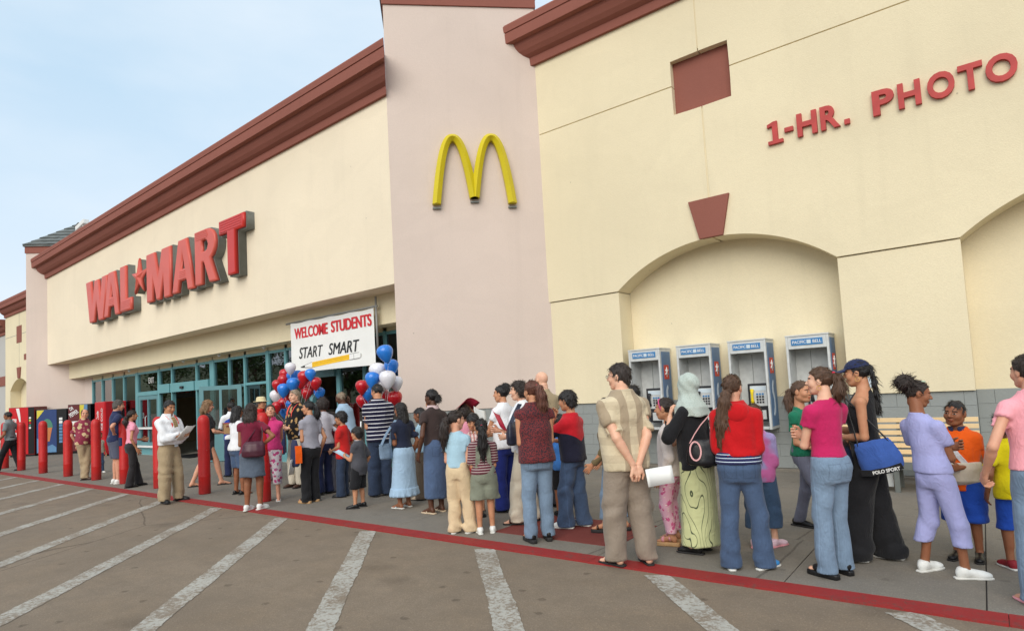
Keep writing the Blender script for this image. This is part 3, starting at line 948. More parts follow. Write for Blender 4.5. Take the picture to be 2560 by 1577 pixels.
# ---------------------------------------------------------------- vending machines
def vmat(n, c, r=.3): return m_plain(n, c, r, amt=.06, scale=2)
V_RED, V_DKR, V_BLU, V_BLK = vmat('machine red', S(196, 24, 34)), vmat('machine dark red', S(120, 30, 30)), vmat('machine blue', S(44, 66, 116)), vmat('machine black', S(20, 20, 24))
V_WHT, V_YEL, V_SKY, V_ORA, V_GRN, V_MAR = vmat('machine white', S(232, 232, 230)), vmat('machine yellow', S(212, 198, 70)), vmat('machine sky blue', S(96, 138, 176)), vmat('machine orange', S(196, 120, 72)), vmat('machine green', S(76, 130, 110)), vmat('machine maroon', S(98, 34, 40))
def machine(label, x, y, rz, w, h, d, body):
    t = thing('vending_machine', label, 'vending machine', (x, y, .014), rz, 'drinks machines by the far tower')
    box('cabinet', 0, w, 0, d, .06, h, body, t, .015)
    box('plinth', .03, w - .03, .04, d - .02, 0, .062, V_BLK, t)
    return t
def fp(t, name, ol, m, y=-.012):
    return xz(name, ol, .001, y, m, t)
t = machine('red drinks machine with white wave and script lettering, leftmost', -31.04, 6.95, R(45), .96, 1.98, .8, V_DKR)
fp(t, 'front_panel', [(.02, .1), (.72, .1), (.72, 1.96), (.02, 1.96)], V_RED)
wv = [(.30 + .10 * math.sin(k / 10 * 3.0 + .4) + .14 * (1 - k / 10), .12 + 1.82 * k / 10) for k in range(11)]
fp(t, 'wave', wv + [(a + .05 + .07 * abs(math.sin(k * .45)), b) for k, (a, b) in reversed(list(enumerate(wv)))], V_WHT, -.018)
text('lettering', 'Coca-Cola', 1.05, .24, (.18, -.018, 1.0), (0, 0, 1), (-1, 0, 0), V_WHT, t, bold=.01, shear=.3)
fp(t, 'button_panel', [(.73, .1), (.94, .1), (.94, 1.96), (.73, 1.96)], V_BLK)
for k, m in enumerate((V_WHT, V_YEL, V_RED, V_GRN, V_WHT)):
    fp(t, 'button', [(.76, 1.5 - .1 * k), (.83, 1.5 - .1 * k), (.83, 1.57 - .1 * k), (.76, 1.57 - .1 * k)], m, -.022)
fp(t, 'delivery_door', [(.42, .35), (.60, .35), (.60, .58), (.42, .58)], V_BLK, -.02)
t = machine('blue drinks machine with a cone picture and yellow corner', -30.33, 7.67, R(45), 1.13, 1.84, .8, V_BLK)
fp(t, 'front_panel', [(.02, .1), (.76, .1), (.76, 1.82), (.02, 1.82)], V_BLU)
fp(t, 'corner_print', [(.03, 1.81), (.30, 1.81), (.03, 1.45)], V_YEL, -.017)
fp(t, 'cone_print', [(.22, 1.1), (.60, 1.1), (.50, .55), (.30, .55)], V_ORA, -.017)
fp(t, 'scoop_print', [(.41 + .21 * math.cos(a / 8 * math.pi), 1.1 + .36 * math.sin(a / 8 * math.pi)) for a in range(9)], V_GRN, -.017)
fp(t, 'ice_print', [(.03, .11), (.75, .11), (.75, .3), (.6, .42), (.45, .36), (.3, .5), (.15, .62), (.03, .7)], V_SKY, -.017)
for k in range(8):
    fp(t, 'button', [(.86, 1.38 - .13 * k), (.98, 1.38 - .13 * k), (.98, 1.48 - .13 * k), (.86, 1.48 - .13 * k)], V_WHT if k < 2 else V_SKY, -.02)
t = machine('brown and blue drinks machine behind the man in the floral shirt', -29.48, 8.50, R(45), .86, 1.98, .38, V_BLK)
fp(t, 'front_panel', [(.02, .1), (.44, .1), (.44, 1.96), (.02, 1.96)], V_MAR)
text('lettering', 'DR', .15, .14, (.14, -.018, 1.82), (1, 0, .5), (-.5, 0, 1), V_WHT, t, bold=.02)
text('lettering', 'PEPPER', .36, .17, (.23, -.018, 1.62), (1, 0, .6), (-.6, 0, 1), V_WHT, t, bold=.02)
fp(t, 'cup_print', [(.12, .7), (.36, .7), (.42, 1.3), (.06, 1.3)], V_WHT, -.017)
fp(t, 'side_print', [(.45, .1), (.74, .1), (.74, 1.96), (.45, 1.96)], V_SKY)
fp(t, 'corner_print', [(.45, 1.95), (.62, 1.95), (.54, 1.3), (.45, 1.1)], V_YEL, -.017)
t = machine('glossy red drinks machine beside the glass door', -26.6, 8.53, 0, 1.0, 1.99, .7, V_RED)
fp(t, 'side_panel', [(.03, .1), (.97, .1), (.97, 1.96), (.03, 1.96)], V_RED)
text('lettering', 'Coca-Cola', .9, .22, (.3, -.018, 1.2), (0, 0, 1), (-1, 0, 0), V_WHT, t, bold=.01, shear=.3)
text('lettering', 'ICE COLD', .8, .16, (.72, -.018, 1.35), (0, 0, 1), (-1, 0, 0), V_WHT, t, bold=.01)
pl = box('front_panel', 1.001, 1.012, .03, .67, .1, 1.96, vmat('machine front red', S(176, 26, 36)), t)
box('price_card', 1.013, 1.018, .22, .52, 1.28, 1.5, V_WHT, t)
box('button_panel', 1.013, 1.02, .54, .64, .9, 1.7, V_BLK, t)

# ---------------------------------------------------------------- payphones
def payphone(x0, x1, label, handset):
    w = x1 - x0
    t = thing('payphone', label, 'payphone', (x0, 10.45, 0), 0, 'row of wall payphones in the niche')
    D, zt, zb = .48, 2.23, .74
    box('back_panel', .03, w - .03, D - .04, D + .02, zb, zt - .02, M_STEEL, t)
    sp = box('side_panel', 0, .035, 0, D, zb, zt - .012, M_STEEL, t, .004)
    sp = box('side_panel', w - .035, w, 0, D, zb, zt - .012, M_STEEL, t, .004)
    box('side_print', w + .001, w + .006, .06, D - .04, zb + .05, zt - .06, M_BLUEP2, sp)
    lg = box('logo_plate', w + .007, w + .011, .13, .34, 1.66, 1.92, M_ORED, sp, .002)
    for k in range(3):
        a = math.pi * k / 3
        dy, dz = math.cos(a + math.pi / 2) * .075, math.sin(a + math.pi / 2) * .09
        tube('asterisk', [(w + .012, .235 - dy, 1.79 - dz), (w + .012, .235 + dy, 1.79 + dz)], .011, M_WHITE, sp, 6)
    hp = [(.20, 1.50), (.17, 1.42), (.17, 1.34), (.24, 1.22), (.24, 1.10), (.20, 1.02), (.16, .98), (.19, .95), (.27, 1.0), (.30, 1.12), (.29, 1.26), (.24, 1.36), (.24, 1.44), (.27, 1.50), (.25, 1.55)]
    prism('handset_print', hp, (w + .0065, 0, 0), (0, 1, 0), (0, 0, 1), (1, 0, 0), .004, M_PALE, sp)
    tp = box('roof', -.006, w + .006, -.008, D + .02, zt - .011, zt + .012, M_STEEL, t, .004)
    hd = box('header', .036, w - .036, .004, .10, 2.02, zt - .012, M_STEEL, t, .004)
    box('header_sign', .085, w - .085, -.006, .003, 2.075, 2.175, M_BLUEP, hd)
    text('lettering', 'PACIFIC', .2, .048, (.205, -.008, 2.125), (1, 0, 0), (0, 0, 1), M_WHITE, hd, bold=.01)
    text('lettering', 'BELL', .125, .048, (w - .165, -.008, 2.125), (1, 0, 0), (0, 0, 1), M_WHITE, hd, bold=.01)
    box('emblem', .315, .375, -.009, -.0065, 2.095, 2.155, M_PALE, hd)
    box('crease', w * .42, w * .42 + .006, D - .046, D - .04, 1.5, 2.0, M_GREYM, t)
    ph_ = box('phone', .22, w - .06, .20, D - .041, .86, 1.50, M_DARK, t, .01)
    box('phone_face', .26, w - .09, .185, .199, 1.12, 1.46, M_STEEL, ph_, .003)
    for i in range(3):
        for j in range(4):
            box('key', .36 + .045 * i, .39 + .045 * i, .176, .184, 1.17 + .045 * j, 1.20 + .045 * j, M_BLUEP if j == 3 else M_DARK, ph_)
    box('info_card', .27, w - .1, .180, .184, 1.38, 1.45, M_PALE, ph_)
    hs = tube('handset', [(.30, .165, 1.40), (.30, .15, 1.36), (.30, .145, 1.30), (.30, .15, 1.22), (.30, .165, 1.18)], [.032, .026, .018, .026, .032], handset, ph_, 10)
    box('coin_box', .33, w - .12, .18, .199, .9, 1.05, M_STEEL, ph_, .004)
    tube('cord', [(.30, .165, 1.16), (.28, .12, 1.0), (.30, .11, .88), (.36, .16, .86)], .007, M_GREYM, ph_, 6)
    box('shelf', .037, w - .037, .06, D - .042, zb, zb + .04, M_STEEL, t, .004)
payphone(-5.28, -4.65, 'steel payphone hood, leftmost, behind the plaid shirted man', M_DARK)
payphone(-4.33, -3.71, 'steel payphone hood above the pale headscarf', M_DARK)
payphone(-3.41, -2.79, 'steel payphone hood with the bright yellow handset', M_YHAND)
payphone(-2.48, -1.85, 'steel payphone hood, rightmost, above the woman in pink', M_DARK)
box('wall_placard', 0, 1, 0, 1, 0, 1, M_PALE).name = 'wall_placard'
_wp = bpy.data.objects['wall_placard']
_wp.scale = (.22, .01, .16); _wp.location = (-1.50, 10.484, 1.36)
tag(_wp, 'small pale placard on the pier right of the payphones', 'placard')

# ---------------------------------------------------------------- bench
bt = thing('bench', 'pale slatted wooden bench against the grey block wall', 'bench', (-1.05, 9.55, .014))
for k in range(6):
    box('back_slat', -.95, .95, .30 + .022 * k, .325 + .022 * k, .44 + .085 * k, .50 + .085 * k, M_WOOD, bt, .004)
for k in range(5):
    box('seat_slat', -.95, .95, -.22 + .1 * k, -.14 + .1 * k, .385 + .006 * (2 - k), .42 + .006 * (2 - k), M_WOOD, bt, .004)
box('apron', -.93, .93, -.235, -.222, .30, .40, M_GREYM, bt, .003)
for x in (-.75, .05, .75):
    bm = bmesh.new()
    bm_box(bm, x - .03, x + .03, -.2, -.15, 0, .375); bm_box(bm, x - .03, x + .03, .24, .29, 0, .375); bm_box(bm, x - .03, x + .03, -.2, .29, .335, .374)
    bm_box(bm, x - .025, x + .025, .325, .35, .376, .42)
    tube_mesh(bm, [(x, .30, .36), (x, .36, .55), (x, .46, .93)], .018, 6)
    bm_obj('leg_frame', bm, M_GREYM, bt)
box('kick_plate', -.55, .0, -.12, -.10, .06, .24, M_STEEL, bt, .003)

# ---------------------------------------------------------------- balloons
def m_balloon(n, c):
    t = NT(n)
    return t.bsdf(vary(t, c, 8, .05), .22, 0, None, .5, **{'Subsurface Weight': .15, 'Subsurface Radius': (.05, .05, .05), 'Coat Weight': .3, 'Coat Roughness': .1})
MBAL = {'r': m_balloon('red balloon rubber', S(188, 24, 36)), 'w': m_balloon('white balloon rubber', S(226, 224, 230)), 'b': m_balloon('blue balloon rubber', S(38, 122, 212))}
BN = {'r': 'red', 'w': 'white', 'b': 'blue'}
BALLOONS = [('w', -12.0, 7.57, 2.35, 0.11, 'pale balloon peeking out at the lower left corner of the banner'), ('r', -12.47, 7.72, 2.23, 0.115, 'topmost red balloon of the left bunch'), ('r', -12.39, 7.63, 2.1, 0.112, 'red balloon under the topmost red one of the left bunch'),
 ('b', -12.22, 7.75, 2.17, 0.112, 'blue balloon just under the banner corner'), ('r', -12.84, 7.76, 2.01, 0.115, 'outermost left red balloon above the white one'), ('b', -11.77, 7.48, 1.99, 0.125, 'large blue balloon in the middle of the left bunch'),
 ('b', -12.11, 7.46, 1.88, 0.126, 'large blue balloon overlapping the white one in the left bunch'), ('w', -13.07, 7.87, 1.76, 0.14, 'white balloon at the left edge of the left bunch'), ('r', -11.5, 7.58, 2.12, 0.125, 'dark red balloon under the middle of the banner'),
 ('b', -11.26, 7.57, 2.17, 0.105, 'blue balloon behind the red ones under the banner'), ('r', -12.16, 7.95, 2.04, 0.12, 'red balloon behind the large middle blue one'), ('r', -11.26, 7.69, 1.98, 0.115, 'rightmost red balloon of the left bunch'),
 ('r', -11.73, 7.87, 1.89, 0.12, 'red balloon at the heart of the left bunch'), ('r', -12.22, 7.69, 1.75, 0.11, 'red balloon half hidden by the grey haired man in the left bunch'), ('r', -12.63, 7.77, 1.58, 0.12, 'lowest big red balloon of the left bunch'),
 ('r', -12.51, 7.53, 1.52, 0.105, 'small red balloon at the lower left of the left bunch'), ('b', -12.33, 7.77, 1.55, 0.105, 'blue balloon beside the face of the grey haired man'), ('b', -11.41, 7.88, 1.77, 0.11, 'blue balloon at the right end of the left bunch'),
 ('r', -11.63, 7.71, 1.78, 0.108, 'red balloon above the white cap'), ('b', -12.11, 7.82, 2.19, 0.105, 'blue balloon tucked behind the banner edge'), ('b', -12.64, 7.79, 1.39, 0.10, 'lowest blue balloon of the left bunch'),
 ('b', -7.92, 6.78, 2.34, 0.126, 'topmost blue balloon beside the pink tower'), ('b', -8.18, 7.13, 2.13, 0.116, 'blue balloon under the topmost one by the tower'), ('w', -8.46, 7.05, 2.06, 0.14, 'big white balloon, upper left of the right bunch'),
 ('w', -8.03, 6.9, 1.91, 0.13, 'white balloon in the middle of the right bunch'), ('b', -8.27, 6.77, 1.92, 0.115, 'blue balloon left of the white ones in the right bunch'), ('w', -8.13, 7.18, 1.84, 0.11, 'white balloon against the tower edge'),
 ('r', -8.83, 6.99, 1.81, 0.108, 'red balloon at the left edge of the right bunch'), ('b', -8.83, 7.11, 1.69, 0.105, 'blue balloon touching the striped man, right bunch'), ('r', -9.06, 7.19, 1.55, 0.117, 'lower left red balloon of the right bunch'),
 ('r', -8.41, 7.11, 1.63, 0.108, 'red balloon behind the head of the striped man'), ('r', -8.22, 7.21, 1.57, 0.125, 'lowest red balloon beside the tower'), ('w', -8.25, 6.95, 1.81, 0.105, 'small white balloon wedged low in the right bunch')]
bp = [(.001, -1.22), (.10, -1.20), (.30, -1.0), (.62, -.62), (.85, -.2), (.96, .15), (.96, .42), (.86, .68), (.66, .88), (.40, 1.0), (.15, 1.045), (.001, 1.05)]
_b0 = {}
M_STR = m_plain('balloon string', S(200, 200, 205), .6)
for c, x, y, z, r, lb in BALLOONS:
    r *= 1.14
    root = thing('balloon', lb, 'balloon', (x, y, z), random.uniform(0, 6), 'red white and blue balloon bunches')
    tl, ta = random.uniform(-.25, .25), random.uniform(0, 6)
    root.rotation_euler = (tl * math.cos(ta), tl * math.sin(ta), ta)
    if c not in _b0:
        sk = lathe('skin', bp, MBAL[c], root, 24)
        kn = lathe('knot', [(.05, -1.18), (.035, -1.24), (.13, -1.34), (.02, -1.33)], MBAL[c], root, 8)
        _b0[c] = (sk, kn)
    else:
        sk, kn = _b0[c][0].copy(), _b0[c][1].copy()
        link(sk, root); link(kn, root)
    sk.scale = kn.scale = (r, r, r)
    ax, ay = (-12.2, 7.75) if x < -10.5 else (-8.4, 7.05)
    bpy.context.view_layer.update()
    inv = root.matrix_basis.inverted()
    p0, p1 = Vector((0, 0, -1.3 * r)), inv @ Vector((ax, ay, .9))
    tube('string', [p0, p0.lerp(p1, .5), p1], .0025, M_STR, root, 4)
for nm, ax, ay, lb in (('balloon_weight', -12.2, 7.75, 'small weighted post tying the left balloon bunch'), ('balloon_weight', -8.4, 7.05, 'small weighted post tying the right balloon bunch')):
    o = lathe(nm, [(.12, 0), (.12, .05), (.03, .08), (.015, .1), (.015, .9), (.001, .92)], M_GREYM, None, 12, (ax, ay, .014))
    tag(o, lb, 'weight', 'balloon weights')

# ---------------------------------------------------------------- roof security camera
sc_ = thing('security_camera', 'small white security camera on the roof above the cornice', 'camera', (-28.3, 8.75, 8.22))
tube('pole', [(0, 0, 0), (0, 0, .92)], .045, M_WHITE, sc_)
tube('bracket', [(0, 0, .86), (.06, 0, .98)], .06, M_WHITE, sc_)
box('housing', -.52, .42, -.11, .11, .95, 1.14, M_WHITE, sc_, .03, Matrix.Rotation(R(-8), 4, 'Y'))
box('visor', -.60, -.1, -.125, .125, 1.145, 1.17, M_GREYM, sc_, .005, Matrix.Rotation(R(-8), 4, 'Y'))
tube('lens', [(-.50, 0, .975), (-.56, 0, .97)], .07, M_DARK, sc_, 12)

# ---------------------------------------------------------------- trees and hill across the car park (seen mirrored in the glass)
hv, hf = [], []
for i in range(41):
    a = R(100 + 140 * i / 40)
    for k, (d, z) in enumerate(((240, -1), (300, 16 + 7 * math.sin(i * .55) + 4 * math.sin(i * 1.3)), (380, -1))):
        hv.append((-math.sin(a) * d, math.cos(a) * d, z))
for i in range(40):
    for k in range(2):
        hf.append((3 * i + k, 3 * i + 3 + k, 3 * i + 4 + k, 3 * i + 1 + k))
tag(pymesh('hill', hv, hf, m_plain('dry hill', S(92, 98, 74), .95, amt=.3, scale=.05), None, True), kind='structure')
M_BARK = m_plain('bark', S(84, 66, 50), .9, amt=.3, bump=.5, bscale=20)
M_LEAF = m_plain('tree leaves', S(62, 84, 40), .7, amt=.45, scale=.8)
for i, (x, y, h) in enumerate(((-52, -9, 8), (-63, -17, 9.5), (-47, -17, 7), (-74, -12, 9), (-58, -27, 10))):
    t = thing('tree', ['leafy tree nearest across the car park', 'tall leafy tree across the car park', 'small leafy tree across the car park', 'farthest leafy tree across the car park', 'tallest leafy tree across the car park'][i], 'tree', (x, y, 0), 0, 'trees across the car park')
    bm = bmesh.new()
    tube_mesh(bm, [(0, 0, -.05), (.1, 0, h * .25), (0, .1, h * .5), (.1, 0, h * .8)], [.22, .17, .12, .04], 8)
    for k in range(7):
        a = k * 2.4
        tube_mesh(bm, [(0, 0, h * (.3 + .05 * k)), (math.cos(a) * h * .14, math.sin(a) * h * .14, h * (.42 + .05 * k)), (math.cos(a) * h * .26, math.sin(a) * h * .26, h * (.5 + .055 * k))], [.09, .06, .02], 6)
    bm_obj('trunk', bm, M_BARK, t)
    n = 2600
    cl = rng.normal(size=(26, 3)) * np.array([.17, .17, .13]) * h + np.array([0, 0, h * .68])
    ctr = cl[rng.integers(0, 26, n)] + rng.normal(size=(n, 3)) * .05 * h
    a_, b_ = rng.normal(size=(n, 3)), rng.normal(size=(n, 3))
    a_ /= np.linalg.norm(a_, axis=1)[:, None]; b_ -= a_ * (a_ * b_).sum(1)[:, None]; b_ /= np.linalg.norm(b_, axis=1)[:, None]
    sz = rng.uniform(.10, .22, (n, 1))
    Vv = np.stack([ctr - a_ * sz, ctr + b_ * sz * .5, ctr + a_ * sz, ctr - b_ * sz * .5], 1).reshape(-1, 3)
    obj('crown', np_mesh('crown', Vv, np.arange(4 * n).reshape(-1, 4), (M_LEAF,), smooth=False), t)

# ================================================================ people: a small implicit-surface modeller
def nets(F, lo, h):
    Sg = F < 0
    nx, ny, nz = F.shape
    off = [(0, 0, 0), (1, 0, 0), (0, 1, 0), (1, 1, 0), (0, 0, 1), (1, 0, 1), (0, 1, 1), (1, 1, 1)]
    cnt = np.zeros((nx - 1, ny - 1, nz - 1), np.int8)
    for o in off:
        cnt += Sg[o[0]:nx - 1 + o[0], o[1]:ny - 1 + o[1], o[2]:nz - 1 + o[2]]
    mask = (cnt > 0) & (cnt < 8)
    I, J, K = np.nonzero(mask)
    idx = np.full(mask.shape, -1, np.int32)
    idx[I, J, K] = np.arange(len(I))
    f = np.stack([F[I + o[0], J + o[1], K + o[2]] for o in off])
    acc = np.zeros((len(I), 3), np.float32)
    n = np.zeros(len(I), np.float32)
    for a, b in ((0, 1), (2, 3), (4, 5), (6, 7), (0, 2), (1, 3), (4, 6), (5, 7), (0, 4), (1, 5), (2, 6), (3, 7)):
        c = (f[a] < 0) != (f[b] < 0)
        d = f[a] - f[b]
        t = np.where(c, f[a] / np.where(d == 0, 1, d), 0)
        p = np.array(off[a], np.float32)[None] + t[:, None] * (np.array(off[b], np.float32) - np.array(off[a], np.float32))[None]
        acc += p * c[:, None]
        n += c
    V = (np.stack([I, J, K], 1) + acc / n[:, None]) * h + np.asarray(lo, np.float32)
    quads = []
    for ax in range(3):
        sl = [slice(1, -1)] * 3
        a = list(sl); b = list(sl)
        a[ax] = slice(0, -1); b[ax] = slice(1, None)
        s0, s1 = Sg[tuple(a)], Sg[tuple(b)]
        e = np.nonzero(s0 != s1)
        base = [e[0] + (0 if ax == 0 else 1), e[1] + (0 if ax == 1 else 1), e[2] + (0 if ax == 2 else 1)]
        u, w = [(1, 2), (2, 0), (0, 1)][ax]
        def cell(du, dw):
            c = [base[0].copy(), base[1].copy(), base[2].copy()]
            c[u] -= du; c[w] -= dw
            return idx[c[0], c[1], c[2]]
        q = np.stack([cell(1, 1), cell(0, 1), cell(0, 0), cell(1, 0)], 1)
        fl = s1[e]
        q[fl] = q[fl][:, ::-1]
        quads.append(q)
    return V, np.concatenate(quads)

class Shape:
    def __init__(s):
        s.P = []; s.cuts = []; s.nz = None
    def ell(s, c, r, k=.0, rot=None):
        c = np.asarray(c, float); r = np.asarray(r, float)
        m = r.max() if rot is not None else r
        def fn(X, Y, Z):
            x, y, z = X - c[0], Y - c[1], Z - c[2]
            if rot is not None:
                x, y, z = [rot[0, i] * x + rot[1, i] * y + rot[2, i] * z for i in range(3)]
            q = np.sqrt((x / r[0]) ** 2 + (y / r[1]) ** 2 + (z / r[2]) ** 2)
            return (q - 1) * min(r)
        s.P.append((fn, c - m, c + m, k)); return s
    def cone(s, a, b, ra, rb, k=.0, flat=False, sq=None):
        a = np.asarray(a, float); b = np.asarray(b, float)
        d = b - a; L = max(np.linalg.norm(d), 1e-6); d = d / L
        if sq is not None:
            sv = np.asarray(sq[0], float); sv = sv - d * sv.dot(d); sv /= np.linalg.norm(sv); kf = sq[1]
        def fn(X, Y, Z):
            x, y, z = X - a[0], Y - a[1], Z - a[2]
            t = x * d[0] + y * d[1] + z * d[2]
            u = np.clip(t / L, 0, 1)
            px, py, pz = x - d[0] * t, y - d[1] * t, z - d[2] * t
            if sq is not None:
                w = (px * sv[0] + py * sv[1] + pz * sv[2])
                px, py, pz = px + sv[0] * w * (kf - 1), py + sv[1] * w * (kf - 1), pz + sv[2] * w * (kf - 1)
            e = t - u * L
            rad = ra + (rb - ra) * u
            if flat == 'end':
                rr_ = np.sqrt(px * px + py * py + pz * pz)
                return np.where(t > L * .5, np.maximum(rr_ - rad, e), np.sqrt(rr_ * rr_ + e * e) - rad)
            if flat:
                return np.maximum(np.sqrt(px * px + py * py + pz * pz) - rad, np.abs(e))
            return np.sqrt(px * px + py * py + pz * pz + e * e) - rad
        m = max(ra, rb) * (1 if sq is None else max(1, 1 / sq[1]))
        s.P.append((fn, np.minimum(a, b) - m, np.maximum(a, b) + m, k)); return s
    def loft(s, zs, rx, ry, cx, cy, k=.0, fold=None):
        zs, rx, ry, cx, cy = [np.asarray(v, float) for v in (zs, rx, ry, cx, cy)]
        def fn(X, Y, Z):
            z = np.clip(Z, zs[0], zs[-1])
            a, b = np.interp(z, zs, rx), np.interp(z, zs, ry)
            x, y = X - np.interp(z, zs, cx), Y - np.interp(z, zs, cy)
            q = np.sqrt((x / a) ** 2 + (y / b) ** 2)
            if fold is not None:
                th = np.arctan2(y, x)
                q = q / (1 + fold[0] * np.cos(fold[1] * th + fold[2] + 2 * np.sin(2 * th)) * np.clip((zs[-1] - Z) / (zs[-1] - zs[0]), 0, 1))
            return np.maximum((q - 1) * np.minimum(a, b), np.maximum(zs[0] - Z, Z - zs[-1]))
        m = max(rx.max(), ry.max()) * (1.12 if fold else 1.0)
        s.P.append((fn, np.array([cx.min() - m, cy.min() - m, zs[0]]), np.array([cx.max() + m, cy.max() + m, zs[-1]]), k)); return s
    def cut(s, fn):
        s.cuts.append(fn); return s
    def mesh(s, h):
        lo = np.min([p[1] for p in s.P], 0) - 3 * h
        hi = np.max([p[2] for p in s.P], 0) + 3 * h
        n = np.ceil((hi - lo) / h).astype(int) + 1
        ax = [(lo[i] + h * np.arange(n[i])).astype(np.float32) for i in range(3)]
        F = np.full(n, 0.2, np.float32)
        for fn, a, b, k in s.P:
            m = k + 2.5 * h
            i0 = np.maximum(np.floor((a - m - lo) / h).astype(int), 0)
            i1 = np.minimum(np.ceil((b + m - lo) / h).astype(int) + 1, n)
            sl = tuple(slice(p, q) for p, q in zip(i0, i1))
            d = fn(ax[0][sl[0]][:, None, None], ax[1][sl[1]][None, :, None], ax[2][sl[2]][None, None, :]).astype(np.float32)
            f = F[sl]
            if k > 0:
                w = np.clip(.5 + .5 * (f - d) / k, 0, 1)
                F[sl] = f * (1 - w) + d * w - k * w * (1 - w)
            else:
                F[sl] = np.minimum(f, d)
        X, Y, Z = ax[0][:, None, None], ax[1][None, :, None], ax[2][None, None, :]
        if s.nz is not None:
            F = F + s.nz(X, Y, Z).astype(np.float32)
        for c in s.cuts:
            F = np.maximum(F, c(X, Y, Z).astype(np.float32))
        F[0] = F[-1] = .2; F[:, 0] = F[:, -1] = .2; F[:, :, 0] = F[:, :, -1] = .2
        return nets(F, lo, h)

def rotm(rx=0, ry=0, rz=0):
    return np.array(Matrix.Rotation(R(rz), 3, 'Z') @ Matrix.Rotation(R(rx), 3, 'X') @ Matrix.Rotation(R(ry), 3, 'Y'))

# ---- head template (0.235 m tall, origin mid-head, facing +Y)
def head_template(female, h=.0068):
    s = Shape()
    s.ell((0, -.012, .030), (.074, .094, .087))
    s.ell((0, .018, -.040), (.056 if female else .060, .066, .074), .03)
    s.ell((0, .052, -.094), (.024 if female else .03, .026, .021), .025)
    for e in (-1, 1):
        s.ell((e * .040, .052, -.026), (.026, .028, .030), .02)
        s.cone((e * .048, -.01, -.055), (e * .03, .045, -.088), .022, .016, .02)
    s.cone((-.034, .072, .026), (.034, .072, .026), .013, .013, .014)
    s.cone((0, .084, .014), (0, .106, -.022), .0085, .0125, .01)
    for e in (-1, 1):
        s.ell((e * .011, .094, -.026), (.009, .010, .008), .006)
    s.ell((0, .083, -.056), (.021, .012, .0075), .006)
    s.ell((0, .081, -.069), (.018, .012, .0075), .006)
    for e in (-1, 1):
        s.ell((e * .0765, -.012, -.004), (.009, .021, .033), .006)
        s.ell((e * .031, .0755, .004), (.0155, .0125, .011), .003)
    s.cone((0, -.022, -.05), (0, -.024, -.082), .046 if female else .051, .044 if female else .049, .03)
    def sock(X, Y, Z):
        d = 1e3
        for e in (-1, 1):
            q = np.sqrt(((X - e * .031) / 1.5) ** 2 + (Y - .106) ** 2 + (Z - .004) ** 2) - .0145
            d = np.minimum(d, q)
        return -d
    s.cut(sock)
    V, Q = s.mesh(h)
    c = V[Q].mean(1)
    x, y, z = np.abs(c[:, 0]), c[:, 1], c[:, 2]
    mi = np.zeros(len(Q), int)
    eye = (((x - .031) / .0135) ** 2 + ((z - .004) / .0062) ** 2 < 1) & (y > .06)
    mi[eye] = 1
    mi[(((x - .031) / .0075) ** 2 + ((z - .004) / .0066) ** 2 < 1) & (y > .06)] = 2
    mi[(np.abs(z - .027 + .25 * np.abs(x - .03) ** 1.0 * .6) < .0055) & (x > .013) & (x < .05) & (y > .055)] = 3
    mi[(x < .022) & (np.abs(z + .0625) < .0105) & (y > .075)] = 4
    return V, Q, mi
HEADS = {f: head_template(f) for f in (False, True)}

# ---- hand template: right hand, wrist at origin, fingers along -Z, palm faces -X, thumb +Y
def hand_template(curl, h=.0048):
    s = Shape()
    s.ell((0, .002, -.048), (.0135, .037, .046), 0)
    s.cone((0, 0, .03), (0, 0, -.02), .023, .024, .012, sq=((1, 0, 0), 1.35))
    for i, (y, L) in enumerate(((.030, .068), (.010, .076), (-.010, .070), (-.028, .055))):
        a = np.array([-.001, y, -.084])
        c1, c2 = R(curl * (.6 + .12 * i)), R(curl * (1.5 + .15 * i))
        b = a + L * .5 * np.array([-math.sin(c1), .06 * y / .03, -math.cos(c1)])
        c = b + L * .5 * np.array([-math.sin(c2), .03 * y / .03, -math.cos(c2)])
        s.cone(a, b, .0095, .0088, .003); s.cone(b, c, .0088, .0075, .002)
    s.cone((-.004, .028, -.028), (-.018, .056, -.058), .013, .0105, .008)
    s.cone((-.018, .056, -.058), (-.026, .058, -.088), .0105, .008, .003)
    return s.mesh(h)
HANDS = {k: hand_template(v) for k, v in (('relax', 22), ('grip', 68), ('flat', 6))}

# ---- shoes, origin under the ankle, toe +Y
def shoe_template(kind):
    s = Shape()
    if kind in ('sneaker', 'shoe'):
        f = 1.0 if kind == 'sneaker' else .9
        s.ell((0, -.028, .048), (.037, .046, .05))
        s.cone((0, -.02, .062 * f), (0, .12, .036), .041 * f, .034, .02)
        s.ell((0, .142, .03), (.042, .055, .03 * f), .02)
        s.cone((0, -.012, .06), (0, -.016, .098 * f), .043, .04, .012, flat=True)
        s.cut(lambda X, Y, Z: .016 - Z + 0 * X)
    else:
        if kind == 'sandal':
            s.ell((0, .10, .042), (.049, .022, .034)); s.ell((0, .02, .058), (.043, .018, .034), .004)
        elif kind == 'thong':
            s.cone((-.042, .055, .022), (0, .125, .040), .008, .007); s.cone((.042, .055, .022), (0, .125, .040), .008, .007, .003)
        else:
            s.ell((0, .085, .04), (.050, .064, .038)); s.ell((0, -.028, .045), (.040, .045, .05), .02)
        s.cut(lambda X, Y, Z: .014 - Z + 0 * X)
    return s.mesh(.0075)
def sole_template(th):
    s = Shape()
    s.loft([0, th], [1, 1], [1, 1], [0, 0], [0, 0])
    s.P = [(lambda X, Y, Z: np.maximum((np.sqrt((X / np.where(Y > .06, .049, .041)) ** 4 + ((Y - .055) / .146) ** 4) ** .5 - 1) * .045, np.abs(Z - th / 2) - th / 2), np.array([-.055, -.10, 0]), np.array([.055, .21, th]), 0)]
    return s.mesh(.008)
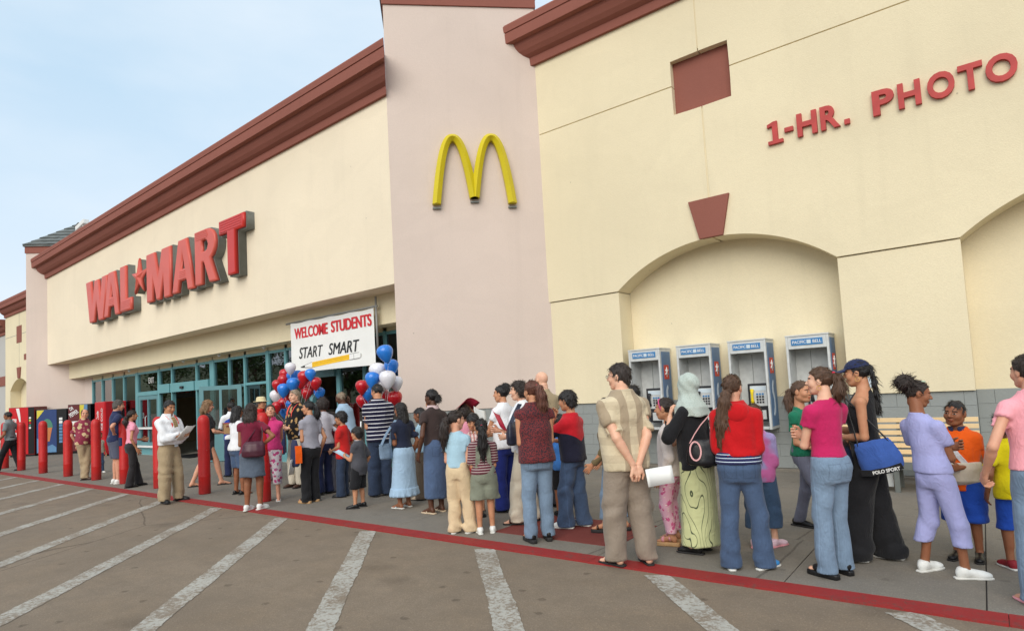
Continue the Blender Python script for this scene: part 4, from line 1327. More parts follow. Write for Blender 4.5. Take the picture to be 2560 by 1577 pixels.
SHOES = {k: shoe_template(k) for k in ('sneaker', 'shoe', 'sandal', 'thong', 'clog')}
SOLES = {'thin': (sole_template(.020), .020), 'thick': (sole_template(.046), .046)}

# ---------------------------------------------------------------- cloth, skin and hair materials
_mc = {}
def skin_set(key):
    if ('skin', key) in _mc: return _mc['skin', key]
    c = {'light': S(226, 178, 150), 'fair': S(214, 160, 132), 'tan': S(196, 142, 108), 'olive': S(184, 132, 98), 'brown': S(146, 96, 68), 'dark': S(92, 60, 44)}[key]
    t = NT(key + ' skin')
    col = t.mix(t.ramp(t.noise(18, 4), .35, .7), c, tuple(v * f for v, f in zip(c[:3], (.93, .84, .82))) + (1,))
    a = t.bsdf(col, .5, 0, t.bump(t.noise(160, 2), .08, .002), .35, **{'Subsurface Weight': .08, 'Subsurface Radius': (.02, .008, .005)})
    lip = m_plain(key + ' lips', tuple(v * f for v, f in zip(c[:3], (.78, .5, .5))) + (1,), .4)
    eye = _mc.setdefault('eye', m_plain('eye white', S(178, 168, 160), .3))
    iris = _mc.setdefault('iris', m_plain('dark iris', S(38, 26, 20), .2))
    brow = _mc.setdefault('brow', m_plain('eyebrow', S(44, 32, 26), .7))
    _mc['skin', key] = (a, eye, iris, brow, lip)
    return _mc['skin', key]

def hair_mat(key):
    if ('hair', key) in _mc: return _mc['hair', key]
    c = {'black': S(26, 22, 22), 'dark': S(44, 32, 26), 'brown': S(84, 58, 40), 'light': S(130, 98, 66), 'auburn': S(98, 58, 44), 'grey': S(150, 132, 112), 'saltpepper': S(84, 78, 72)}[key]
    t = NT(key + ' hair')
    n = t.noise(1.0, 4, .7, t.map((260, 260, 16)))
    n2 = t.noise(1.0, 3, .6, t.map((60, 60, 5)))
    f = t.math('ADD', t.math('MULTIPLY', n, .6), t.math('MULTIPLY', n2, .4))
    col = t.mix(t.ramp(f, .35, .65), tuple(v * .55 for v in c[:3]) + (1,), tuple(min(1, v * 1.6 + .006) for v in c[:3]) + (1,))
    _mc['hair', key] = t.bsdf(col, .42, 0, t.bump(f, .9, .012), .5)
    return _mc['hair', key]

def cloth(name, c1, pat=None, c2=None, c3=None, k=1.0, rough=.85, weave=220):
    if ('cloth', name) in _mc: return _mc['cloth', name]
    t = NT(name)
    x, y, z = t.xyz()
    base = vary(t, c1, 9, .07)
    if pat == 'stripes':                     # horizontal bands
        fr = t.math('FRACT', t.math('ADD', t.math('MULTIPLY', z, k), t.math('MULTIPLY', t.noise(3, 2), .25)))
        base = t.mix(t.math('LESS_THAN', fr, .20), base, c2)
    elif pat == 'plaid':
        a = t.math('LESS_THAN', t.math('FRACT', t.math('MULTIPLY', t.math('ADD', x, t.math('MULTIPLY', y, .35)), k)), .45)
        b = t.math('LESS_THAN', t.math('FRACT', t.math('MULTIPLY', z, k)), .45)
        base = t.mix(t.math('MULTIPLY', a, .75), base, c2)
        base = t.mix(t.math('MULTIPLY', b, .35), base, c3 or c2)
    elif pat in ('floral', 'hawaii'):
        sc = 14 * k
        co = t.mix(.06, t.co, t.n('TexNoise', {'Vector': t.co, 'Scale': 16.0, 'Detail': 2.0}).outputs['Color'])
        v1 = t.n('TexVoronoi', {'Vector': co, 'Scale': sc}).outputs['Distance']
        v2 = t.n('TexVoronoi', {'Vector': t.map((1.0, 1.0, 1.0), t.n('VectorMath', {0: co, 1: (3.3, 1.7, 2.2)}, operation='ADD').outputs[0]), 'Scale': sc * 1.5}).outputs['Distance']
        base = t.mix(t.ramp(v1, .36, .40, (1, 1, 1, 1), (0, 0, 0, 1)), base, c2)
        base = t.mix(t.ramp(v2, .20, .24, (1, 1, 1, 1), (0, 0, 0, 1)), base, c3 or c1)
    elif pat == 'print':                     # small all-over print
        v1 = t.noise(70 * k, 2, .6)
        base = t.mix(t.ramp(v1, .48, .54), base, c2)
    elif pat == 'scroll':
        w = t.n('TexWave', {'Vector': t.map((1, 1, .45)), 'Scale': 4.6 * k, 'Distortion': 13.0, 'Detail': 1.2, 'Detail Scale': 1.1}, wave_type='BANDS', bands_direction='X').outputs['Fac']
        d = t.math('ABSOLUTE', t.math('SUBTRACT', w, .5))
        base = t.mix(t.ramp(d, .05, .10, (1, 1, 1, 1), (0, 0, 0, 1)), base, c2)
    elif pat == 'denim':
        n = t.noise(5, 5, .6)
        base = t.mix(t.math('MULTIPLY', t.ramp(n, .45, .75), .55), base, tuple(min(1, v * 1.55) for v in c1[:3]) + (1,))
        tw = t.noise(1, 3, .7, t.map((160, 160, 22)))
        base = t.mix(t.math('MULTIPLY', t.ramp(tw, .4, .65), .35), base, tuple(v * .6 for v in c1[:3]) + (1,))
        seam = t.math('LESS_THAN', t.math('ABSOLUTE', t.math('SUBTRACT', y, 0.004)), .004)
        ax_ = t.math('ABSOLUTE', x)
        dx = t.math('ABSOLUTE', t.math('SUBTRACT', ax_, .073)); dz = t.math('ABSOLUTE', t.math('SUBTRACT', z, .835))
        inb = t.math('MULTIPLY', t.math('LESS_THAN', dx, .050), t.math('LESS_THAN', dz, .062))
        ine = t.math('MULTIPLY', t.math('LESS_THAN', dx, .043), t.math('LESS_THAN', dz, .055))
        edge = t.math('MULTIPLY', t.math('SUBTRACT', inb, ine), t.math('LESS_THAN', y, -.05))
        base = t.mix(t.math('MULTIPLY', edge, .55), base, tuple(v * .55 for v in c1[:3]) + (1,))
        fade = t.math('MULTIPLY', t.ramp(t.math('ABSOLUTE', t.math('SUBTRACT', z, .62)), .0, .28, (1, 1, 1, 1), (0, 0, 0, 1)), .30)
        base = t.mix(fade, base, tuple(min(1, v * 1.5) for v in c1[:3]) + (1,))
        base = t.mix(t.math('MULTIPLY', seam, .4), base, tuple(min(1, v * 1.6) for v in c1[:3]) + (1,))
    elif pat == 'yoke':                      # c1 above height k, c2 below
        base = t.mix(t.math('LESS_THAN', t.math('ADD', z, t.math('MULTIPLY', t.math('ABSOLUTE', x), -.55)), k), base, c2)
    wr = t.noise(7, 3, .5, t.map((1.6, 1.6, 1)), 1.2)
    wr = t.math('ABSOLUTE', t.math('SUBTRACT', wr, .5))
    h = t.math('ADD', t.math('MULTIPLY', t.noise(weave, 2), .12), t.math('ADD', t.math('MULTIPLY', t.noise(16, 4, .55), .6), t.math('MULTIPLY', wr, 2.2)))
    _mc['cloth', name] = t.bsdf(base, rough, 0, t.bump(h, .5, .014), .2, **{'Sheen Weight': .12, 'Sheen Roughness': .5})
    return _mc['cloth', name]

def leather(name, c, rough=.35):
    if ('l', name) not in _mc: _mc['l', name] = m_plain(name, c, rough, amt=.12, scale=12, bump=.25, bscale=60)
    return _mc['l', name]

# ---------------------------------------------------------------- the figure
def ik(a, c, l1, l2, pole):
    a, c, pole = np.asarray(a, float), np.asarray(c, float), np.asarray(pole, float)
    d = c - a; D = np.linalg.norm(d); u = d / D
    D2 = min(D, (l1 + l2) * .998)
    c = a + u * D2
    x = (l1 * l1 - l2 * l2 + D2 * D2) / (2 * D2)
    hgt = math.sqrt(max(l1 * l1 - x * x, 0))
    p = pole - u * pole.dot(u); p /= max(np.linalg.norm(p), 1e-6)
    return a + u * x + p * hgt, c

# arm poses for the right arm (x is mirrored for the left): wrist target, elbow pole, hand kind, thumb direction
POSE = {
 'down':   ((.138, .020, .497), (.5, -1, 0), 'relax', (0, 1, 0)),
 'swing':  ((.135, .105, .515), (.4, -1, 0), 'relax', (0, 1, 0)),
 'back':   ((.135, -.08, .510), (.4, -1, 0), 'relax', (0, 1, 0)),
 'hip':    ((.098, -.035, .600), (1, -.55, -.1), 'flat', (0, 1, -.3)),
 'front':  ((.030, .125, .560), (.6, -1, -.3), 'relax', (0, .2, 1)),
 'belly':  ((.020, .115, .610), (.5, -.8, -.7), 'relax', (0, .2, 1)),
 'fold':   ((-.035, .105, .665), (.6, .0, -1), 'grip', (0, .2, 1)),
 'behind': ((.016, -.105, .505), (.75, -.75, 0), 'grip', (0, -.3, -1)),
 'read':   ((.030, .175, .655), (.45, -.4, -1), 'grip', (0, .1, 1)),
 'carry':  ((.060, .190, .600), (.6, -.3, -1), 'flat', (1, .2, .1)),
 'strap':  ((.085, .085, .765), (.6, .2, -1), 'grip', (-.3, 0, 1)),
 'chin':   ((.040, .120, .830), (.5, .1, -1), 'grip', (-.4, 0, 1)),
 'over':   ((.100, .060, .985), (1, .3, -.2), 'flat', (-1, 0, 0)),
 'out':    ((.230, .180, .620), (.5, -.8, -.5), 'relax', (0, .3, 1)),
}
PROFS = {
 'm': dict(z=[.465, .52, .57, .625, .69, .75, .795, .822, .846, .868], rx=[.076, .090, .086, .084, .092, .100, .102, .084, .050, .034], ry=[.054, .066, .064, .061, .064, .068, .062, .048, .036, .034], cy=[-.006, -.010, -.004, 0, 0, -.002, -.008, -.012, -.012, -.01], sh=.103),
 'f': dict(z=[.465, .52, .57, .625, .69, .75, .795, .822, .846, .868], rx=[.082, .096, .086, .073, .078, .086, .088, .072, .043, .029], ry=[.058, .072, .062, .053, .056, .062, .055, .042, .032, .028], cy=[-.010, -.014, -.006, 0, .002, .004, -.004, -.010, -.012, -.01], sh=.094),
 'c': dict(z=[.455, .51, .56, .62, .67, .725, .765, .793, .815, .835], rx=[.076, .086, .083, .080, .083, .087, .088, .072, .046, .034], ry=[.055, .064, .062, .058, .058, .058, .053, .043, .035, .033], cy=[-.006, -.010, -.004, 0, 0, 0, -.005, -.010, -.011, -.01], sh=.092),
}
def folds(seed, amp, kz=26, kx=18, H=1.7):
    r = np.random.default_rng(seed)
    p = r.uniform(0, 6.28, 8)
    def fn(X, Y, Z):
        w = 1.7 * np.sin(kx * .45 * X + p[0]) + 1.3 * np.sin(kx * .5 * Y + p[1]) + 1.1 * np.sin(7 * Z + p[6])
        a = (1 - 2 * np.abs(np.sin(.5 * kz * Z + 1.1 * w + p[2] + 9 * X))) * (.6 + .4 * np.sin(kx * X + p[3] + .8 * w)) + .7 * np.sin(kz * .8 * Z - 16 * X + 12 * Y + p[4] + w)
        b = np.sin(kx * 1.9 * X + 22 * Y + p[5] + w)
        return np.minimum(amp * (.5 * a + .35 * b), .55 * amp)
    return fn

SHOE_Z = .012
def shoe(root, kind, mat, sole_mat, loc, yaw, sc, thick=False, side=1):
    key = ('shoe', kind, mat.name)
    if key not in _mc:
        V, Q = SHOES[kind]
        _mc[key] = np_mesh('shoe', V, Q, (mat,))
    th = 'thick' if thick else 'thin'
    k2 = ('sole', th, sole_mat.name)
    if k2 not in _mc:
        (V, Q), hh = SOLES[th]
        _mc[k2] = np_mesh('sole', V, Q, (sole_mat,))
    nm = {'sneaker': 'sneaker', 'shoe': 'shoe', 'sandal': 'sandal', 'thong': 'flip_flop', 'clog': 'clog'}[kind]
    o = obj(nm, _mc[key], root)
    o.location = (loc[0], loc[1], (SOLES[th][1] - .016) * sc * (1 if thick else .3)); o.rotation_euler = (0, 0, yaw); o.scale = (sc * side, sc, sc)
    s = obj('sole', _mc[k2], o)
    s.location = (0, 0, -(SOLES[th][1] - .016) * (1 if thick else .3))
    return o

def add_mesh(parts, V, Q, mi):
    base = sum(len(p[0]) for p in parts)
    parts.append((V, Q + base, np.full(len(Q), mi, int) if np.isscalar(mi) else mi))

def person(label, pos, H, rel, sex='f', skin='tan', hair=('short', 'black'), top=None, bottom=None, shoes=None, arms=('down', 'down'),
           turn=0, nod=0, tilt=0, w=1.0, belly=0.0, lean=(0, 0), feet=None, headk=None, far=False, group='people waiting outside the store', extras=()):
    w = w * .955
    x, y = pos
    view = math.degrees(math.atan2(-x, y))
    root = thing('person', label, 'person', (x, y, SHOE_Z), R(view + rel), group)
    dist = math.hypot(x, y)
    h = .0135 if dist < 7.2 else (.0165 if dist < 10.5 else .021)
    seed = int(abs(x * 131 + y * 977)) % 9999
    P = PROFS[sex]
    kid = sex == 'c'
    hk = headk or (.133 if not kid else .158 + .02 * max(0, 1.35 - H))
    hz = H - hk * H * .5
    Z = np.array(P['z']) * H
    # children and heads: make the neck reach the chin
    scale_t = (H * (1 - hk) - .012 * H) / (.868 * H) if kid else 1.0
    rx = np.array(P['rx']) * H * w; ry = np.array(P['ry']) * H * w
    cy = np.array(P['cy']) * H
    fz = lambda z: np.clip((z / H - .5) / .3, 0, 1.2)
    LX, LY = lean[0] * H, lean[1] * H
    cx = fz(Z) * LX; cy = cy + fz(Z) * LY
    zt = Z[7]
    sh = P['sh'] * H * w ** .6
    shz = (.790 if not kid else .762) * H
    shx = lambda e: np.array([e * sh + fz(shz) * LX, fz(shz) * LY - .008 * H, shz])
    # legs
    if feet is None:
        feet = ((-.055, 0, 8), (.058, .015, -8))
    ank_z = .048 * H
    thick = bool(shoes and len(shoes) > 3 and shoes[3])
    lift = (.03 if thick else .004)
    legs = []
    for (fx, fy, yaw), e in zip(feet, (-1, 1)):
        hip = np.array([e * .044 * H * w ** .6, -.004 * H, (.495 if not kid else .485) * H])
        an = np.array([fx * H, fy * H, ank_z + lift])
        a = R(yaw)
        Dl = np.linalg.norm(an - hip)
        kl = np.clip(Dl * 1.0035 / (.454 * H), .93, 1.06)
        kn, an = ik(hip, an, .232 * H * kl, .222 * H * kl, (-math.sin(a) + e * .05, math.cos(a), 0))
        legs.append((hip, kn, an, a))
    # arms
    arm = []
    for e, pz in ((-1, arms[0]), (1, arms[1])):
        if isinstance(pz, str): pz = POSE[pz]
        t, pole, hk_, th = pz
        S0 = shx(e)
        f = fz(t[2] * H)
        T = np.array([e * t[0] * H + f * LX, t[1] * H + f * LY, t[2] * H * (1 if not kid else .965)])
        if abs(t[0]) > .1 and w > 1: T[0] += e * .07 * H * (w - 1)
        el, wr = ik(S0, T, .172 * H, .150 * H, (e * pole[0], pole[1], pole[2]))
        arm.append((S0, el, wr, hk_, np.array([e * th[0], th[1], th[2]])))
    # ---- body
    s = Shape()
    s.loft(Z, rx * .97, ry * .97, cx, cy, .0)
    if sex == 'f':
        for e in (-1, 1): s.ell((e * .042 * H * w + fz(.72 * H) * LX, .040 * H * w + fz(.72 * H) * LY, .725 * H), (.036 * H * w, .034 * H * w, .036 * H * w), .03)
    for e in (-1, 1): s.ell((e * .040 * H * w, -.024 * H * w, .505 * H), (.042 * H * w, .038 * H * w, .05 * H), .04)
    lw = w ** .7
    cov = .72 if (bottom and bottom[0] == 'trousers') else 1.0
    for hip, kn, an, a in legs:
        s.cone(hip, kn, .050 * H * lw * cov, .034 * H * lw * cov, .02)
        s.cone(kn, an, .033 * H * lw * cov, .0215 * H, .012)
        cf = kn * .68 + an * .32 + np.array([math.sin(a), -math.cos(a), 0]) * .009 * H
        sdir = (kn - an) / np.linalg.norm(kn - an)
        s.cone(cf + sdir * .04 * H, cf - sdir * .05 * H, .028 * H * lw * (cov if bottom and bottom[2] < .07 else 1), .021 * H * lw * cov, .02)
        d = np.array([-math.sin(a), math.cos(a), 0])
        base = np.array([an[0], an[1], lift])
        s.ell(base - d * .018 * H + (0, 0, .024 * H), (.019 * H, .019 * H, .024 * H), .012)
        s.cone(base + (0, 0, .036 * H), base + d * .072 * H + (0, 0, .015 * H), .021 * H, .015 * H, .012)
        s.ell(base + d * .088 * H + (0, 0, .010 * H), (.021 * H, .021 * H, .010 * H), .01)
    aw = w ** .8 * (.95 if sex != 'f' else .86)
    for S0, el, wr, _, _ in arm:
        s.ell(S0, ((.024 if top and top[2] > 0 else .029) * H * aw,) * 3, .03)
        s.cone(S0, el, (.025 if top and top[2] > .3 else .029) * H * aw, .0235 * H * aw, .012)
        s.cone(el, wr, .0235 * H * aw, .0155 * H * aw ** .5, .01)
        s.cone(el * .75 + wr * .25, el * .5 + wr * .5, .0235 * H * aw, .019 * H * aw, .015)
    hc = np.array([fz(H * .9) * LX * 1.05, fz(H * .9) * LY * 1.1 + .012 * H, hz])
    s.cone((hc[0] * .85, hc[1] * .85 - .028 * H, Z[8] - .03 * H), hc + (0, -.022 * H, -.035 * H), (.030 if sex == 'f' else .034) * H, (.028 if sex == 'f' else .032) * H, .02)
    V, Q = s.mesh(h)
    parts = []
    add_mesh(parts, V, Q, 0)
    hs = hk * H / .235
    Hm = rotm(-nod, tilt, turn) * hs
    Vh, Qh, mih = HEADS[sex == 'f']
    add_mesh(parts, (Vh * (np.array([1.0, 1, 1]) if not kid else np.array([1.06, 1.02, .98]))) @ Hm.T + hc, Qh, mih)
    for (S0, el, wr, kind, th), e in zip(arm, (-1, 1)):
        Vt, Qt = HANDS[kind]
        d = (wr - el) / np.linalg.norm(wr - el)
        t_ = th - d * th.dot(d); t_ /= max(np.linalg.norm(t_), 1e-6)
        zx = -d; yx = t_; xx = np.cross(yx, zx)
        hsz = H * .108 / .165 * (1 if sex != 'f' else .95)
        M = np.stack([xx, yx, zx], 1) * hsz
        Vt2 = Vt.copy(); Qt2 = Qt
        if e < 0:
            Vt2 = Vt2 * np.array([-1, 1, 1]); Qt2 = Qt[:, ::-1]
        add_mesh(parts, Vt2 @ M.T + wr, Qt2, 0)
    Vall = np.concatenate([p[0] for p in parts]); Qall = np.concatenate([p[1] for p in parts]); mi = np.concatenate([p[2] for p in parts])
    obj('body', np_mesh('body', Vall, Qall, skin_set(skin), mi), root)
    # ---- hair
    def to_head(V): return V @ Hm.T + hc
    if hair:
        hm = hair_mat(hair[1])
        if hair[0] != 'bald':
            V, Q = hair_mesh(hair[0], hair[2] if len(hair) > 2 else .25, seed, hair[3] if len(hair) > 3 else (0, 0))
            obj('hair', np_mesh('hair', to_head(V), Q, (hm,)), root)
    # ---- bottom garment
    if bottom:
        kind, mat, hem = bottom[:3]
        opt = bottom[3] if len(bottom) > 3 else {}
        wz = opt.get('waist', .585) * H
        b = Shape()
        off = .009 + opt.get('loose', 0)
        if kind == 'skirt':
            hemz = hem * H
            fl_ = opt.get('flare', .015) * H
            zz = np.array([hemz, hemz * .7 + .52 * H * .3, .52 * H, .56 * H, wz])
            hipx, hipy = rx[1] + off + .004, ry[1] + off + .012
            ax = np.array([hipx + fl_, hipx + fl_ * .55, hipx, np.interp(.56 * H, Z, rx) + off + .004, np.interp(wz, Z, rx) + off])
            ay = np.array([hipy + fl_ * .9, hipy + fl_ * .5, hipy, np.interp(.56 * H, Z, ry) + off + .008, np.interp(wz, Z, ry) + off + .002])
            fxm = (legs[0][2][0] + legs[1][2][0]) / 2; fym = (legs[0][2][1] + legs[1][2][1]) / 2
            kx = np.clip((.52 * H - zz) / (.47 * H), 0, 1)
            b.loft(zz, ax, ay, kx * fxm, -.010 * H + kx * fym, 0, fold=(opt.get('fold', .03), opt.get('nf', 7), seed))
            for e in (-1, 1): b.ell((e * .040 * H * w, -.036 * H * w, .505 * H), (.046 * H * w, .042 * H * w, .055 * H), .05)
            b.cut(lambda X, Y, Z: np.maximum(hemz + .006 * np.sin(30 * X + 20 * Y) - Z, Z - wz + 0 * X))
            b.nz = folds(seed + 5, .004, 14, 20)
            obj(opt.get('name', 'skirt'), np_mesh('skirt', *b.mesh(h), (mat,)), root)
            if opt.get('tier'):
                b2 = Shape(); tz = hemz + .075 * H
                b2.loft([hemz - .012, tz], [ax[0] + .022, ax[0] + .002], [ay[0] + .022, ay[0] + .002], [fxm, fxm * .95], [-.01 * H + fym, -.01 * H + fym], 0, fold=(.05, 15, seed))
                obj('ruffle', np_mesh('ruffle', *b2.mesh(h), (mat,)), root)
        else:
            zz = np.array([.455, .49, .52, .56, .60]) * H
            b.loft(zz, np.interp(zz, Z, rx) + off, np.interp(zz, Z, ry) + off, np.zeros(5), np.interp(zz, Z, np.array(P['cy']) * H), 0)
            for e in (-1, 1): b.ell((e * .038 * H * w, -.026 * H * w, .508 * H), (.043 * H * w + off, .039 * H * w + off, .058 * H + off), .06)
            tr, kr, hr = opt.get('r', (.060, .044, .044))
            for hip, kn, an, a in legs:
                bot = np.array([an[0], an[1], max(hem * H, .012)])
                if hem < .2:
                    b.cone(hip, kn, tr * H * lw, kr * H * lw, .014)
                    e2 = bot + np.array([-math.sin(a), math.cos(a), 0]) * (.006 * H if hem < .06 else 0)
                    b.cone(kn, e2, kr * H * lw, hr * H, .014, flat=False)
                elif hem < .27:
                    b.cone(hip, kn, tr * H * lw, kr * H * lw, .014)
                    f = (kn[2] - hem * H) / (kn[2] - an[2])
                    b.cone(kn, kn + (an - kn) * max(f, .1), kr * H * lw, hr * H, .014)
                else:
                    f = (hip[2] - hem * H) / (hip[2] - kn[2])
                    b.cone(hip, hip + (kn - hip) * f, tr * H * lw, hr * H, .014)
            hz_ = max(hem * H, .010)
            b.cut(lambda X, Y, Z: np.maximum(hz_ - Z + 0 * X, Z - wz + .3 * LY * 0 + 0 * X))
            fo = folds(seed + 9, 1.25 * opt.get('amp', .006), 34, 16)
            b.nz = lambda X, Y, Z: fo(X, Y, Z) * (.5 + 1.1 * np.exp(-((Z - .27 * H) / (.05 * H)) ** 2) + 1.3 * np.exp(-((Z - .05 * H) / (.06 * H)) ** 2))
            obj(opt.get('name', 'trousers' if hem < .3 else 'shorts'), np_mesh('trousers', *b.mesh(h), (mat,)), root)
            if opt.get('belt'):
                bz = wz - .012
                bb = Shape().loft([bz - .016, bz + .018], [np.interp(wz, Z, rx) + off + .008] * 2, [np.interp(wz, Z, ry) + off + .008] * 2, [0, 0], [0, 0])
                obj('belt', np_mesh('belt', *bb.mesh(.009), (opt['belt'],)), root)
            if opt.get('pockets'):
                pm = opt['pockets']
                for e in (-1, 1):
                    cxp = e * .044 * H * w
                    sx = Shape().ell((cxp, -.045 * H * w - .041 * H * w - off * .6, .507 * H), (.027 * H, .014, .033 * H))
                    sx.cut(lambda X, Y, Z: np.maximum(Z - .528 * H, np.maximum(np.abs(X - cxp) - .024 * H, .476 * H + .25 * np.abs(X - cxp) - Z)) + 0 * Y)
                    obj('pocket', np_mesh('pocket', *sx.mesh(.008), (pm,)), root)
    # ---- top garment
    if top:
        kind, mat, slv, hem = top[:4]
        opt = top[4] if len(top) > 4 else {}
        off = .009 + opt.get('loose', .004)
        b = Shape()
        hemz = hem * H
        zs = np.unique(np.concatenate([[hemz], Z[Z > hemz + .01]]))
        ax = np.interp(zs, Z, rx) + off; ay = np.interp(zs, Z, ry) + off
        st = opt.get('straight', .55)
        chest = np.interp(.72 * H, Z, rx) + off; chy = np.interp(.72 * H, Z, ry) + off
        low = zs < .70 * H
        ax[low] = np.maximum(ax[low], ax[low] * (1 - st) + st * max(chest, rx[1] + off))
        ay[low] = np.maximum(ay[low], ay[low] * (1 - st) + st * max(chy, ry[1] + off + .008))
        byy = np.zeros(len(zs))
        if belly:
            g = np.exp(-((zs / H - .62) / .075) ** 2) * belly * H
            ay = ay + g * .5; byy = g * .5; ax = ax + g * .25
        czx = np.interp(zs, Z, cx); czy = np.interp(zs, Z, cy) + byy
        zend = .852 * H if not kid else .822 * H
        tank = kind == 'tank'
        if tank:
            m = zs > .77 * H * (1 if not kid else .965)
            ax[m] *= .82
        b.loft(zs, ax, ay, czx, czy, 0)
        if sex == 'f':
            for e in (-1, 1): b.ell((e * .042 * H * w + fz(.72 * H) * LX, .040 * H * w + fz(.72 * H) * LY, .722 * H), (.038 * H * w + off * .6,) * 3, .045)
        if hem < .53 and bottom and bottom[0] != 'skirt':
            bo = .020 + (bottom[3].get('loose', 0) if len(bottom) > 3 else 0)
            for e in (-1, 1): b.ell((e * .038 * H * w, -.026 * H * w, .508 * H), (.043 * H * w + bo, .039 * H * w + bo, .056 * H + bo), .06)
        for (S0, el, wr, _, _), e in zip(arm, (-1, 1)):
            if slv <= 0: continue
            so = opt.get('sleeve', .006) + .008
            b.ell(S0 - np.array([e * .006 * H, 0, .002 * H]), (.0285 * H * aw + so,) * 3, .035)
            L1 = np.linalg.norm(el - S0)
            if slv <= 1:
                b.cone(S0, S0 + (el - S0) * slv, .029 * H * aw + so, .0265 * H * aw + so * 1.5, .022, flat='end')
            else:
                b.cone(S0, el, .029 * H * aw + so, .026 * H * aw + so * 1.2, .018)
                b.cone(el, el + (wr - el) * min(slv - 1, .97), .026 * H * aw + so * 1.2, .018 * H + so, .016, flat=slv < 1.99)
        nz_ = (.850 if not kid else .818) * H
        scoop = opt.get('scoop', .0) * H
        b.cut(lambda X, Y, Zz: np.maximum(hemz + .008 * np.sin(19 * X + 2) * np.cos(13 * Y) - Zz, -(np.sqrt((X - fz(nz_) * LX) ** 2 + (Y - fz(nz_) * LY - .006 * H) ** 2 + ((Zz - nz_ - .03 * H) * .9) ** 2) - (.044 * H + scoop))))
        b.nz = folds(seed + 3, 1.35 * opt.get('amp', .006), 20, 14)
        obj(opt.get('name', 'shirt'), np_mesh('shirt', *b.mesh(h), (mat,)), root)
        if opt.get('collar'):
            cm = opt['collar'] if not isinstance(opt['collar'], bool) else mat
            c0 = np.array([fz(nz_) * LX, fz(nz_) * LY - .004 * H])
            bb = Shape().loft([nz_ - .012 * H, nz_ + .022 * H], [.054 * H, .046 * H], [.052 * H, .044 * H], [c0[0]] * 2, [c0[1]] * 2)
            bb.cut(lambda X, Y, Zz: np.maximum(-(np.sqrt((X - c0[0]) ** 2 + (Y - c0[1]) ** 2) - .040 * H), (Y - c0[1]) - .034 * H - .9 * np.abs(X - c0[0])) + 0 * Zz)
            obj('collar', np_mesh('collar', *bb.mesh(.008), (cm,)), root)
        if opt.get('trim'):
            for (S0, el, wr, _, _) in arm:
                q = S0 + (el - S0) * slv
                d = (el - S0) / np.linalg.norm(el - S0)
                bb = Shape().cone(q - d * .006, q + d * .010, .0275 * H * aw + .021, .0275 * H * aw + .021, 0, flat=True)
                obj('cuff', np_mesh('cuff', *bb.mesh(.008), (opt['trim'],)), root)
    # ---- shoes
    if shoes:
        kind, mat, sole_mat = shoes[:3]
        sc = H * .158 / .285 * (1.0 if not kid else 1.08)
        for (hip, kn, an, a), e in zip(legs, (-1, 1)):
            shoe(root, kind, mat, sole_mat, (an[0], an[1]), a, sc, thick, e)
            if len(shoes) > 4 and shoes[4]:
                bb = Shape().cone((an[0], an[1], .045 * H), (an[0], an[1], (.045 + shoes[4]) * H), .0245 * H + .004, .026 * H + .004, 0, flat=True)
                obj('sock', np_mesh('sock', *bb.mesh(.010), (M_SOCK,)), root)
    info = dict(root=root, H=H, hc=hc, Hm=Hm, arm=arm, legs=legs, Z=Z, rx=rx, ry=ry, cx=cx, cy=cy, sh=shx, fz=fz, to_head=to_head, w=w)
    for fn in extras:
        fn(info)
    return info

